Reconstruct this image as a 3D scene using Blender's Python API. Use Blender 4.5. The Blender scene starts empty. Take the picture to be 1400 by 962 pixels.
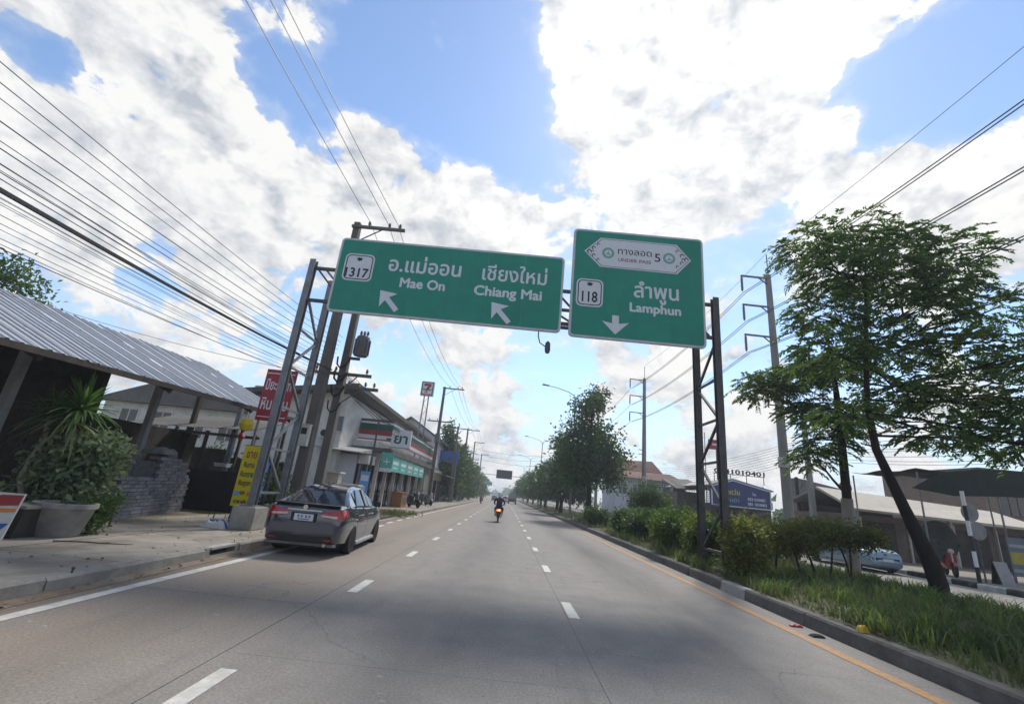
import bpy, bmesh, math, random
import numpy as np
from mathutils import Vector, Matrix
rnd = random.Random(11)
NR = np.random.default_rng(7)
S = bpy.context.scene
C = S.collection
R = math.radians

# ---------------------------------------------------------------- camera
cam_d = bpy.data.cameras.new('camera')
cam = bpy.data.objects.new('camera', cam_d); C.objects.link(cam)
cam_d.sensor_width = 36.0; cam_d.lens = 15.763; cam_d.clip_start = 0.05; cam_d.clip_end = 6000
CF = Vector((-0.01394, 0.95238, 0.30459)); CR = Vector((0.99544, -0.01554, 0.09414)); CU = CR.cross(CF)
cam.matrix_world = Matrix(((CR.x, CU.x, -CF.x, 0), (CR.y, CU.y, -CF.y, 0), (CR.z, CU.z, -CF.z, 1.6), (0, 0, 0, 1)))
S.camera = cam

# ---------------------------------------------------------------- sky with cumulus, sun, exposure
SUN_EL, SUN_AZ = 50.0, 22.0            # azimuth measured from the road direction (+Y) towards +X
SUN_DIR = Vector((math.sin(R(SUN_AZ)) * math.cos(R(SUN_EL)), math.cos(R(SUN_AZ)) * math.cos(R(SUN_EL)), math.sin(R(SUN_EL))))
W = bpy.data.worlds.new('World'); S.world = W; W.use_nodes = True
wt = W.node_tree; wt.nodes.clear()
def wn(t, **k):
    n = wt.nodes.new(t)
    for a, b in k.items(): setattr(n, a, b)
    return n
def wl(a, b): wt.links.new(a, b)
def wm(op, a, b=None, c=None, clamp=False):
    n = wn('ShaderNodeMath', operation=op, use_clamp=clamp)
    for i, v in enumerate((a, b, c)):
        if v is None: continue
        if isinstance(v, (int, float)): n.inputs[i].default_value = v
        else: wl(v, n.inputs[i])
    return n.outputs[0]
def wmr(v, a, b, lo=0., hi=1., smooth=True):
    n = wn('ShaderNodeMapRange', interpolation_type='SMOOTHSTEP' if smooth else 'LINEAR')
    wl(v, n.inputs[0]); n.inputs[1].default_value = a; n.inputs[2].default_value = b; n.inputs[3].default_value = lo; n.inputs[4].default_value = hi
    return n.outputs[0]
def wvm(op, a, b):
    n = wn('ShaderNodeVectorMath', operation=op)
    for i, v in enumerate((a, b)):
        if isinstance(v, (tuple, list, Vector)): n.inputs[i].default_value = v
        else: wl(v, n.inputs[i])
    return n
def wmix(f, a, b):
    n = wn('ShaderNodeMix', data_type='RGBA', clamp_factor=True)
    for s, v in ((n.inputs[0], f), (n.inputs[6], a), (n.inputs[7], b)):
        if isinstance(v, (tuple, list)): s.default_value = v
        elif isinstance(v, (int, float)): s.default_value = v
        else: wl(v, s)
    return n.outputs[2]
sky = wn('ShaderNodeTexSky', sky_type='NISHITA', sun_disc=False, sun_elevation=R(SUN_EL), sun_rotation=R(SUN_AZ), altitude=300, air_density=1.1, dust_density=0.25, ozone_density=2.6)
tc = wn('ShaderNodeTexCoord'); D = tc.outputs['Generated']
Dn = wvm('NORMALIZE', D, (0, 0, 0)).outputs[0]
sep = wn('ShaderNodeSeparateXYZ'); wl(Dn, sep.inputs[0]); Dz = sep.outputs[2]
# where the cumulus banks stand (direction, angular size, weight); elsewhere the same noise carries on
BANKS = [(-0.651, 0.462, 0.602, 0.998, 0.5), (-0.587, 0.526, 0.616, 0.9955, 0.6), (-0.53, 0.63, 0.567, 0.9943, 0.6), (-0.489, 0.707, 0.511, 0.9926, 0.55), (-0.639, 0.621, 0.455, 0.9927, 0.45), (-0.719, 0.531, 0.449, 0.998, 0.35), (-0.738, 0.591, 0.326, 0.9941, 0.35), (-0.581, 0.706, 0.406, 0.9917, 0.4), (-0.437, 0.785, 0.439, 0.9925, 0.4), (-0.385, 0.556, 0.737, 0.9985, 0.45), (-0.307, 0.709, 0.635, 0.9979, 0.45), (-0.335, 0.754, 0.565, 0.9941, 0.5), (-0.196, 0.777, 0.598, 0.9949, 0.5), (-0.251, 0.835, 0.49, 0.9928, 0.35), (-0.088, 0.819, 0.568, 0.9958, 0.45), (0.034, 0.806, 0.59, 0.9965, 0.45), (0.01, 0.575, 0.818, 0.9973, 0.6), (0.129, 0.581, 0.804, 0.9934, 0.8), (0.256, 0.576, 0.777, 0.9903, 0.8), (0.388, 0.525, 0.758, 0.9931, 0.75), (0.154, 0.675, 0.722, 0.9938, 0.75), (0.276, 0.667, 0.692, 0.9908, 0.85), (0.365, 0.657, 0.659, 0.9944, 0.8), (0.251, 0.761, 0.598, 0.9932, 0.75), (0.354, 0.73, 0.585, 0.9976, 0.5), (0.443, 0.488, 0.752, 0.9978, 0.5), (0.483, 0.578, 0.658, 0.9989, 0.5), (0.529, 0.481, 0.699, 0.9989, 0.25), (0.554, 0.629, 0.545, 0.9933, 0.6), (0.648, 0.539, 0.538, 0.995, 0.6), (0.514, 0.712, 0.478, 0.9938, 0.5), (0.71, 0.564, 0.422, 0.9957, 0.45), (0.631, 0.622, 0.464, 0.9933, 0.45), (-0.176, 0.937, 0.302, 0.9918, 0.3), (-0.013, 0.991, 0.132, 0.9941, 0.35), (-0.28, 0.949, 0.147, 0.9942, 0.35), (0.238, 0.917, 0.32, 0.9928, 0.4), (0.434, 0.884, 0.176, 0.9938, 0.35), (-0.532, 0.8, 0.279, 0.9945, 0.3), (-0.681, 0.681, 0.267, 0.9955, 0.25), (-0.69, 0.505, 0.519, 0.9995, -0.45), (-0.637, 0.55, 0.541, 0.9995, -0.4), (-0.713, 0.448, 0.539, 0.9997, -0.35), (-0.699, 0.475, 0.536, 0.9998, -0.3), (-0.454, 0.624, 0.635, 0.9972, -0.7), (-0.198, 0.662, 0.723, 0.9915, -0.9), (-0.298, 0.607, 0.736, 0.9958, -0.8), (-0.068, 0.73, 0.68, 0.9964, -0.8), (-0.105, 0.622, 0.776, 0.9961, -0.9), (-0.407, 0.695, 0.593, 0.9989, -0.45), (-0.246, 0.572, 0.783, 0.9978, -0.8), (0.514, 0.556, 0.653, 0.998, -0.6), (0.589, 0.503, 0.632, 0.9966, -0.8), (0.472, 0.672, 0.57, 0.9984, -0.6), (0.438, 0.736, 0.516, 0.9978, -0.6), (0.586, 0.557, 0.589, 0.9985, -0.5), (0.622, 0.45, 0.641, 0.9971, -0.7), (0.729, 0.603, 0.325, 0.9985, -0.45), (0.513, 0.518, 0.685, 0.999, -0.5), (-0.482, 0.786, 0.386, 0.9979, -0.4), (-0.647, 0.688, 0.329, 0.9986, -0.45), (-0.232, 0.941, 0.247, 0.9963, -0.5), (0.07, 0.957, 0.282, 0.9962, -0.5), (0.063, 0.98, 0.187, 0.9969, -0.5), (0.428, 0.857, 0.288, 0.9982, -0.4), (-0.623, 0.734, 0.27, 0.9984, -0.35), (-0.018, 0.77, 0.638, 0.9987, -0.5), (-0.154, 0.899, 0.411, 0.998, -0.3), (0.463, 0.801, 0.38, 0.9978, -0.4), (-0.717, 0.663, 0.216, 0.9988, -0.35), (-0.101, 0.974, 0.202, 0.998, -0.4), (0.603, 0.74, 0.299, 0.9978, -0.3), (0.321, 0.934, 0.157, 0.9976, -0.35)]
tot = None
for (x, y, z, cr, w) in BANKS:
    dt = wvm('DOT_PRODUCT', Dn, (x, y, z)).outputs['Value']
    b = wmr(dt, 1 - (1 - cr) * 2.3, 1.0, 0.0, w)
    tot = b if tot is None else wm('ADD', tot, b)
tot = wm('MINIMUM', wm('MAXIMUM', tot, -0.9), 0.75)
sc = wvm('MULTIPLY', Dn, (1.0, 1.0, 1.5)).outputs[0]
def noise(vec, scale, detail, rough, dist=0.0, lac=2.1):
    n = wn('ShaderNodeTexNoise'); wl(vec, n.inputs['Vector'])
    n.inputs['Scale'].default_value = scale; n.inputs['Detail'].default_value = detail; n.inputs['Roughness'].default_value = rough
    n.inputs['Lacunarity'].default_value = lac; n.inputs['Distortion'].default_value = dist
    return n
off = wvm('ADD', sc, tuple(Vector((SUN_DIR.x, SUN_DIR.y, SUN_DIR.z * 1.5)) * 0.035)).outputs[0]
def density(v, fd):
    big = noise(v, 3.6, 2, .5).outputs[0]
    fine = noise(v, 11.0, fd, .60, .25).outputs[0]
    return wm('ADD', wm('MULTIPLY', big, .54), wm('MULTIPLY', fine, .98))
n0 = density(sc, 8); n1 = density(off, 3)
n0s = density(sc, 3)
d0 = wm('ADD', n0, wm('MULTIPLY', tot, .33))
# low clouds merge into a pale bank towards the horizon
d0 = wm('ADD', d0, wmr(Dz, .36, .0, 0., .05))
cover = wmr(d0, .755, .860)
thin = wmr(d0, .59, .90, 0., .36)
alpha = wm('MAXIMUM', cover, thin)
relief = wm('MULTIPLY', wm('ADD', wm('SUBTRACT', n0s, n1), wm('MULTIPLY', wm('SUBTRACT', n0, n0s), -.55)), 3.0)
thick = wmr(n0, .74, .98)
sund = wvm('DOT_PRODUCT', Dn, tuple(SUN_DIR)).outputs['Value']
glow = wmr(sund, .80, 1.0)
lit = wm('SUBTRACT', wm('ADD', .86, relief), wm('MULTIPLY', thick, .42))
patch = wmr(noise(sc, 6.5, 4, .55).outputs[0], .50, .70)
lit = wm('SUBTRACT', lit, wm('MULTIPLY', patch, .33))
lit = wm('ADD', lit, wm('MULTIPLY', glow, .02))
lit = wm('MINIMUM', wm('MAXIMUM', lit, 0.0), 1.0)
CLG, CLW = 2.85, 4.85
ccol = wmix(lit, (CLG * .90, CLG * .98, CLG * 1.10, 1), (CLW, CLW * .995, CLW * .985, 1))
boost = wmix(glow, (1, 1, 1, 1), (1.2, 1.19, 1.17, 1))
cc = wn('ShaderNodeMix', data_type='RGBA', blend_type='MULTIPLY'); cc.inputs[0].default_value = 1
wl(ccol, cc.inputs[6]); wl(boost, cc.inputs[7])
airy = wmix(wmr(Dz, .30, .02, 0., .75), sky.outputs[0], (2.9, 3.35, 4.0, 1))
out = wmix(alpha, airy, cc.outputs[2])
bg = wn('ShaderNodeBackground'); wl(out, bg.inputs[0]); bg.inputs[1].default_value = 0.14
wo = wn('ShaderNodeOutputWorld'); wl(bg.outputs[0], wo.inputs[0])
W.cycles.sampling_method = 'MANUAL'; W.cycles.sample_map_resolution = 512

sun_d = bpy.data.lights.new('sun', 'SUN'); sun_d.energy = 2.8; sun_d.angle = R(9); sun_d.color = (1.0, .95, .87)
sun = bpy.data.objects.new('sun', sun_d); C.objects.link(sun)
sun.rotation_euler = SUN_DIR.to_track_quat('Z', 'Y').to_euler()

S.view_settings.view_transform = 'Standard'; S.view_settings.look = 'None'; S.view_settings.gamma = 1
S.view_settings.exposure = 0.53; S.view_settings.use_curve_mapping = False
S.cycles.use_denoising = True; S.cycles.max_bounces = 5; S.cycles.volume_bounces = 0; S.cycles.transparent_max_bounces = 6; S.cycles.diffuse_bounces = 3
S.cycles.caustics_reflective = False; S.cycles.caustics_refractive = False
S.cycles.use_adaptive_sampling = True; S.cycles.adaptive_threshold = 0.02

# ---------------------------------------------------------------- materials
M = {}
def mat(name, col, rough=.75, var=.18, scale=6., col2=None, bump=0., bscale=None, metal=0., spec=.35, isl=0., dirt=None, dscale=1.2, coat=0., stretch=None):
    """procedural: two octaves of colour noise, optional larger stains, optional bump, optional per-piece variation"""
    m = bpy.data.materials.new(name); m.use_nodes = True; t = m.node_tree; n = t.nodes; L = t.links
    p = n['Principled BSDF']; p.inputs['Roughness'].default_value = rough; p.inputs['Metallic'].default_value = metal
    p.inputs['Specular IOR Level'].default_value = spec; p.inputs['Coat Weight'].default_value = coat
    tcn = n.new('ShaderNodeTexCoord'); v = tcn.outputs['Object']
    if stretch:
        mp = n.new('ShaderNodeMapping'); mp.inputs['Scale'].default_value = stretch; L.new(v, mp.inputs[0]); v = mp.outputs[0]
    nz = n.new('ShaderNodeTexNoise'); nz.inputs['Scale'].default_value = scale; nz.inputs['Detail'].default_value = 6; nz.inputs['Roughness'].default_value = .65
    L.new(v, nz.inputs['Vector'])
    rp = n.new('ShaderNodeValToRGB'); L.new(nz.outputs[0], rp.inputs[0])
    a = [c * (1 - var) for c in col[:3]] + [1]; b = [min(1, c * (1 + var)) for c in (col2 or col)[:3]] + [1]
    rp.color_ramp.elements[0].position = .33; rp.color_ramp.elements[0].color = a
    rp.color_ramp.elements[1].position = .67; rp.color_ramp.elements[1].color = b
    o = rp.outputs[0]
    if dirt:
        n2 = n.new('ShaderNodeTexNoise'); n2.inputs['Scale'].default_value = dscale; n2.inputs['Detail'].default_value = 5; n2.inputs['Roughness'].default_value = .6
        L.new(v, n2.inputs['Vector'])
        mr = n.new('ShaderNodeMapRange'); L.new(n2.outputs[0], mr.inputs[0]); mr.inputs[1].default_value = .48; mr.inputs[2].default_value = .72; mr.inputs[4].default_value = .7
        mx = n.new('ShaderNodeMix'); mx.data_type = 'RGBA'; L.new(mr.outputs[0], mx.inputs[0]); L.new(o, mx.inputs[6]); mx.inputs[7].default_value = (*dirt, 1); o = mx.outputs[2]
    if isl:
        gi = n.new('ShaderNodeObjectInfo'); g2 = n.new('ShaderNodeNewGeometry')
        ad = n.new('ShaderNodeMath'); ad.operation = 'ADD'; L.new(gi.outputs['Random'], ad.inputs[0]); L.new(g2.outputs['Random Per Island'], ad.inputs[1])
        fr = n.new('ShaderNodeMath'); fr.operation = 'FRACT'; L.new(ad.outputs[0], fr.inputs[0])
        mr = n.new('ShaderNodeMapRange'); L.new(fr.outputs[0], mr.inputs[0]); mr.inputs[3].default_value = 1 - isl; mr.inputs[4].default_value = 1 + isl
        hv = n.new('ShaderNodeHueSaturation'); L.new(o, hv.inputs['Color']); L.new(mr.outputs[0], hv.inputs['Value']); o = hv.outputs[0]
    L.new(o, p.inputs['Base Color'])
    if bump:
        nb = n.new('ShaderNodeTexNoise'); nb.inputs['Scale'].default_value = bscale or scale * 4; nb.inputs['Detail'].default_value = 5; L.new(v, nb.inputs['Vector'])
        bp = n.new('ShaderNodeBump'); bp.inputs['Strength'].default_value = bump; bp.inputs['Distance'].default_value = .02; L.new(nb.outputs[0], bp.inputs['Height']); L.new(bp.outputs[0], p.inputs['Normal'])
    M[name] = m; return m
def leafmat(name, col, col2, trans=.4, var=.35):
    m = bpy.data.materials.new(name); m.use_nodes = True; t = m.node_tree; n = t.nodes; L = t.links; n.remove(n['Principled BSDF'])
    g = n.new('ShaderNodeNewGeometry'); oi = n.new('ShaderNodeTexCoord')
    nz = n.new('ShaderNodeTexNoise'); nz.inputs['Scale'].default_value = 1.3; nz.inputs['Detail'].default_value = 3; L.new(oi.outputs['Object'], nz.inputs['Vector'])
    ad = n.new('ShaderNodeMath'); ad.operation = 'MULTIPLY_ADD'; L.new(g.outputs['Random Per Island'], ad.inputs[0]); ad.inputs[1].default_value = .6; L.new(nz.outputs[0], ad.inputs[2])
    mr = n.new('ShaderNodeMapRange'); L.new(ad.outputs[0], mr.inputs[0]); mr.inputs[1].default_value = .35; mr.inputs[2].default_value = 1.2
    mx = n.new('ShaderNodeMix'); mx.data_type = 'RGBA'; L.new(mr.outputs[0], mx.inputs[0]); mx.inputs[6].default_value = (*col, 1); mx.inputs[7].default_value = (*col2, 1)
    df = n.new('ShaderNodeBsdfPrincipled'); df.inputs['Roughness'].default_value = .55; df.inputs['Specular IOR Level'].default_value = .25; L.new(mx.outputs[2], df.inputs['Base Color'])
    tr = n.new('ShaderNodeBsdfTranslucent'); hs = n.new('ShaderNodeHueSaturation'); hs.inputs['Value'].default_value = 1.5; hs.inputs['Saturation'].default_value = 1.1; L.new(mx.outputs[2], hs.inputs['Color']); L.new(hs.outputs[0], tr.inputs[0])
    ms = n.new('ShaderNodeMixShader'); ms.inputs[0].default_value = trans; L.new(df.outputs[0], ms.inputs[1]); L.new(tr.outputs[0], ms.inputs[2])
    L.new(ms.outputs[0], n['Material Output'].inputs[0]); M[name] = m; return m
def glassmat(name, col=(.02, .025, .03), rough=.06):
    m = bpy.data.materials.new(name); m.use_nodes = True; p = m.node_tree.nodes['Principled BSDF']
    n = m.node_tree.nodes; nz = n.new('ShaderNodeTexNoise'); nz.inputs['Scale'].default_value = 3
    mr = n.new('ShaderNodeMapRange'); m.node_tree.links.new(nz.outputs[0], mr.inputs[0]); mr.inputs[3].default_value = rough; mr.inputs[4].default_value = rough + .08
    m.node_tree.links.new(mr.outputs[0], p.inputs['Roughness'])
    p.inputs['Base Color'].default_value = (*col, 1); p.inputs['Specular IOR Level'].default_value = .7; M[name] = m; return m
def lampmat(name, col, e):
    m = mat(name, col, .3, .1); p = m.node_tree.nodes['Principled BSDF']; p.inputs['Emission Color'].default_value = (*col, 1); p.inputs['Emission Strength'].default_value = e; return m

# ---------------------------------------------------------------- mesh helpers
class MB:
    def __init__(s): s.v = []; s.f = []
    def add(s, vs, fs):
        b = len(s.v); s.v += [tuple(p) for p in vs]; s.f += [tuple(i + b for i in q) for q in fs]; return s
    def box(s, x0, x1, y0, y1, z0, z1):
        return s.add([(x0,y0,z0),(x1,y0,z0),(x1,y1,z0),(x0,y1,z0),(x0,y0,z1),(x1,y0,z1),(x1,y1,z1),(x0,y1,z1)],
                     [(0,3,2,1),(4,5,6,7),(0,1,5,4),(1,2,6,5),(2,3,7,6),(3,0,4,7)])
    def hexa(s, p):   # 8 corner points ordered like box
        return s.add(p, [(0,3,2,1),(4,5,6,7),(0,1,5,4),(1,2,6,5),(2,3,7,6),(3,0,4,7)])
    def bar(s, a, b, w, h=None, up=(0,0,1)):
        a = Vector(a); b = Vector(b); d = (b - a).normalized(); u = Vector(up)
        if abs(d.dot(u)) > .98: u = Vector((1, 0, 0))
        x = d.cross(u).normalized() * (w / 2); y = x.cross(d).normalized() * ((h or w) / 2)
        return s.hexa([a - x - y, a + x - y, a + x + y, a - x + y, b - x - y, b + x - y, b + x + y, b - x + y])
    def tube(s, pts, r, n=8, cap=True):
        P = [Vector(p) for p in pts]; rs = r if isinstance(r, (list, tuple)) else [r] * len(P)
        b = len(s.v); ref = None
        for i, p in enumerate(P):
            d = (P[min(i + 1, len(P) - 1)] - P[max(i - 1, 0)]).normalized()
            if ref is None:
                ref = d.orthogonal().normalized()
            ref = (ref - d * ref.dot(d)).normalized(); q = d.cross(ref)
            for k in range(n):
                a = 2 * math.pi * k / n
                s.v.append(tuple(p + (ref * math.cos(a) + q * math.sin(a)) * rs[i]))
        for i in range(len(P) - 1):
            for k in range(n):
                k2 = (k + 1) % n; o = b + i * n
                s.f.append((o + k, o + k2, o + n + k2, o + n + k))
        if cap:
            s.f.append(tuple(b + k for k in range(n))[::-1]); s.f.append(tuple(b + (len(P) - 1) * n + k for k in range(n)))
        return s
    def lathe(s, prof, n=20, c=(0, 0, 0), axis='z'):
        b = len(s.v)
        for (r, z) in prof:
            for k in range(n):
                a = 2 * math.pi * k / n; x, y = r * math.cos(a), r * math.sin(a)
                p = (x, y, z) if axis == 'z' else ((z, x, y) if axis == 'x' else (x, z, y))
                s.v.append((c[0] + p[0], c[1] + p[1], c[2] + p[2]))
        for i in range(len(prof) - 1):
            for k in range(n):
                k2 = (k + 1) % n; o = b + i * n; s.f.append((o + k, o + k2, o + n + k2, o + n + k))
        s.f.append(tuple(b + k for k in range(n))[::-1]); s.f.append(tuple(b + (len(prof) - 1) * n + k for k in range(n)))
        return s
    def prism(s, poly, axis, a, b):
        """extrude a 2-D outline along an axis: axis x -> (y,z), y -> (x,z), z -> (x,y)"""
        n = len(poly)
        def P(u, v, t): return {'x': (t, u, v), 'y': (u, t, v), 'z': (u, v, t)}[axis]
        o = len(s.v); s.v += [P(u, v, a) for u, v in poly] + [P(u, v, b) for u, v in poly]
        s.f.append(tuple(o + i for i in range(n))[::-1]); s.f.append(tuple(o + n + i for i in range(n)))
        for i in range(n): j = (i + 1) % n; s.f.append((o + i, o + j, o + n + j, o + n + i))
        return s
    def build(s, name, m, parent=None, smooth=False, bevel=0.):
        me = bpy.data.meshes.new(name); me.from_pydata(s.v, [], s.f)
        bm = bmesh.new(); bm.from_mesh(me); bmesh.ops.recalc_face_normals(bm, faces=bm.faces)
        if bevel: bmesh.ops.bevel(bm, geom=[e for e in bm.edges if e.is_manifold and e.calc_face_angle(0) > .5], offset=bevel, segments=2, affect='EDGES', clamp_overlap=True)
        bm.to_mesh(me); bm.free()
        me.materials.append(M[m] if isinstance(m, str) else m)
        if smooth:
            me.shade_smooth(); me.set_sharp_from_angle(angle=R(40))
        o = bpy.data.objects.new(name, me); C.objects.link(o); o.parent = parent
        return o
def tag(o, label=None, cat=None, group=None, kind=None):
    if label: o['label'] = label
    if cat: o['category'] = cat
    if group: o['group'] = group
    if kind: o['kind'] = kind
    return o
def thing(name, label, cat, loc=(0, 0, 0), rz=0., group=None):
    o = bpy.data.objects.new(name, None); C.objects.link(o); o.empty_display_size = .2
    o.location = loc; o.rotation_euler = (0, 0, rz); return tag(o, label, cat, group)
def struct(mb, name, m, parent=None, smooth=False):
    o = mb.build(name, m, parent, smooth); o['kind'] = 'structure'; return o
def copy_tree(o, parent=None):
    c = o.copy(); C.objects.link(c); c.parent = parent
    for ch in list(o.children): copy_tree(ch, c)
    return c
def np_mesh(name, V, F, m, parent=None, smooth=False):
    V = np.asarray(V, np.float32); F = np.asarray(F, np.int32); k = F.shape[1]
    me = bpy.data.meshes.new(name); me.vertices.add(len(V)); me.vertices.foreach_set('co', V.ravel())
    me.loops.add(F.size); me.loops.foreach_set('vertex_index', F.ravel())
    me.polygons.add(len(F)); me.polygons.foreach_set('loop_start', np.arange(0, F.size, k, dtype=np.int32))
    me.update(calc_edges=True); me.materials.append(M[m] if isinstance(m, str) else m)
    if smooth: me.shade_smooth()
    o = bpy.data.objects.new(name, me); C.objects.link(o); o.parent = parent; return o
def text_mesh(body, size=1., bold=0., extrude=.0, align='CENTER', sx=1., spacing=1.):
    """flat print: glyph outlines filled by non-zero winding; strokes thickened by shifted layers a hair apart"""
    cu = bpy.data.curves.new('lettering', 'FONT'); cu.body = body; cu.size = size; cu.align_x = align; cu.resolution_u = 4; cu.space_character = spacing; cu.fill_mode = 'NONE'
    o = bpy.data.objects.new('lettering', cu); C.objects.link(o); dg = bpy.context.evaluated_depsgraph_get()
    src = bpy.data.meshes.new_from_object(o.evaluated_get(dg)); bpy.data.objects.remove(o); bpy.data.curves.remove(cu)
    co = [Vector((v.co.x, v.co.y)) for v in src.vertices]; ed = [tuple(e.vertices) for e in src.edges]; bpy.data.meshes.remove(src)
    A = np.array([co[a] for a, b in ed]); B = np.array([co[b] for a, b in ed])
    # contours are chains of edges: orient each edge along its chain
    nxt = {}
    for a, b in ed: nxt.setdefault(a, []).append(b); nxt.setdefault(b, []).append(a)
    seen = set(); A = []; B = []
    for st in range(len(co)):
        if st in seen or st not in nxt: continue
        loop = [st]; seen.add(st); cur = st
        # start in the direction of rising index, as the outline was written
        nb = sorted(nxt[st], key=lambda k: (k != st + 1, k)); cur = nb[0]
        while cur not in seen:
            loop.append(cur); seen.add(cur); c2 = [k for k in nxt[cur] if k not in seen]
            if not c2: break
            cur = c2[0]
        for i in range(len(loop)): A.append(co[loop[i]]); B.append(co[loop[(i + 1) % len(loop)]])
    A = np.array(A); B = np.array(B)
    from mathutils.geometry import delaunay_2d_cdt
    dv, de, df = delaunay_2d_cdt(co, ed, [], 0, 1e-6)[:3]
    T = [];
    for f in df:
        c = (dv[f[0]] + dv[f[1]] + dv[f[2]]) / 3
        up = (A[:, 1] <= c.y) & (B[:, 1] > c.y); dn = (A[:, 1] > c.y) & (B[:, 1] <= c.y)
        side = (B[:, 0] - A[:, 0]) * (c.y - A[:, 1]) - (c.x - A[:, 0]) * (B[:, 1] - A[:, 1])
        if (up & (side > 0)).sum() - (dn & (side < 0)).sum() != 0: T.append(f)
    V = []; F = []
    for k, (dx, dy) in enumerate([(0, 0)] + ([(bold, 0), (-bold, 0), (0, bold), (0, -bold)] if bold else [])):
        b_ = len(V); V += [((q.x + dx) * sx, q.y + dy, .0004 * k) for q in dv]; F += [tuple(i + b_ for i in f) for f in T]
    me = bpy.data.meshes.new('lettering'); me.from_pydata(V, [], F); return me
def lettering(body, name, m, parent, loc, size, bold=0., rot=(R(90), 0, 0), align='CENTER', sx=1., extrude=.004, spacing=1.):
    me = text_mesh(body, size, bold, extrude, align, sx, spacing); me.materials.clear(); me.materials.append(M[m])
    o = bpy.data.objects.new(name, me); C.objects.link(o); o.parent = parent; o.location = loc; o.rotation_euler = rot; return o

# ================================================================ SETTING: ground, roads, pavements, median
mat('earth', (.20, .165, .12), .95, .25, 1.5, bump=.4, dirt=(.10, .11, .045), dscale=.25)
mat('joint', (.055, .05, .045), .95, .2, 10)
mat('white_paint', (.50, .485, .44), .7, .14, 14, dirt=(.31, .29, .255), dscale=4)
mat('yellow_paint', (.33, .185, .075), .75, .22, 12, dirt=(.22, .17, .12), dscale=2.2)
mat('kerb_concrete', (.105, .10, .092), .9, .22, 5, bump=.35, dirt=(.045, .045, .038), dscale=1.6)
mat('kerb_pale', (.30, .29, .27), .9, .15, 6, bump=.2)
mat('kerb_left', (.24, .225, .20), .9, .2, 5, bump=.35, dirt=(.11, .10, .085), dscale=1.4)
mat('pavement_concrete', (.245, .22, .185), .93, .18, 3, bump=.35, bscale=30, dirt=(.115, .095, .072), dscale=.9)
def add_cracks(m, scale, wid, col, amt):
    t = m.node_tree; n = t.nodes; L = t.links; p = n['Principled BSDF']; src = p.inputs['Base Color'].links[0].from_socket
    tcn = n.new('ShaderNodeTexCoord'); nz = n.new('ShaderNodeTexNoise'); nz.inputs['Scale'].default_value = 1.7; nz.inputs['Detail'].default_value = 4; L.new(tcn.outputs['Object'], nz.inputs['Vector'])
    mx = n.new('ShaderNodeMix'); mx.data_type = 'RGBA'; mx.blend_type = 'LINEAR_LIGHT'; mx.inputs[0].default_value = .5; L.new(tcn.outputs['Object'], mx.inputs[6]); L.new(nz.outputs['Color'], mx.inputs[7])
    v = n.new('ShaderNodeTexVoronoi'); v.feature = 'DISTANCE_TO_EDGE'; v.voronoi_dimensions = '2D'; v.inputs['Scale'].default_value = scale; L.new(mx.outputs[2], v.inputs['Vector'])
    mr = n.new('ShaderNodeMapRange'); L.new(v.outputs['Distance'], mr.inputs[0]); mr.inputs[1].default_value = wid; mr.inputs[2].default_value = 0; mr.inputs[4].default_value = amt
    n2 = n.new('ShaderNodeTexNoise'); n2.inputs['Scale'].default_value = .5; L.new(tcn.outputs['Object'], n2.inputs['Vector']); m3 = n.new('ShaderNodeMapRange'); L.new(n2.outputs[0], m3.inputs[0]); m3.inputs[1].default_value = .42; m3.inputs[2].default_value = .6
    mu = n.new('ShaderNodeMath'); mu.operation = 'MULTIPLY'; L.new(mr.outputs[0], mu.inputs[0]); L.new(m3.outputs[0], mu.inputs[1])
    q = n.new('ShaderNodeMix'); q.data_type = 'RGBA'; L.new(mu.outputs[0], q.inputs[0]); L.new(src, q.inputs[6]); q.inputs[7].default_value = (*col, 1); L.new(q.outputs[2], p.inputs['Base Color'])
add_cracks(M['pavement_concrete'], .38, .010, (.07, .06, .05), .8)
mat('gutter_dirt', (.17, .128, .092), .95, .22, 4, bump=.4, dirt=(.26, .235, .20), dscale=1.5)
mat('asphalt', (.105, .10, .098), .9, .15, 5, bump=.2, dirt=(.15, .14, .13), dscale=.5)
mat('paver_red', (.30, .185, .14), .9, .2, 5, bump=.2, isl=.18)
mat('kerb_black', (.03, .03, .03), .8, .3, 8, dirt=(.14, .13, .12), dscale=4)
mat('kerb_white', (.48, .47, .45), .8, .15, 8, dirt=(.22, .21, .19), dscale=3)
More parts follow.
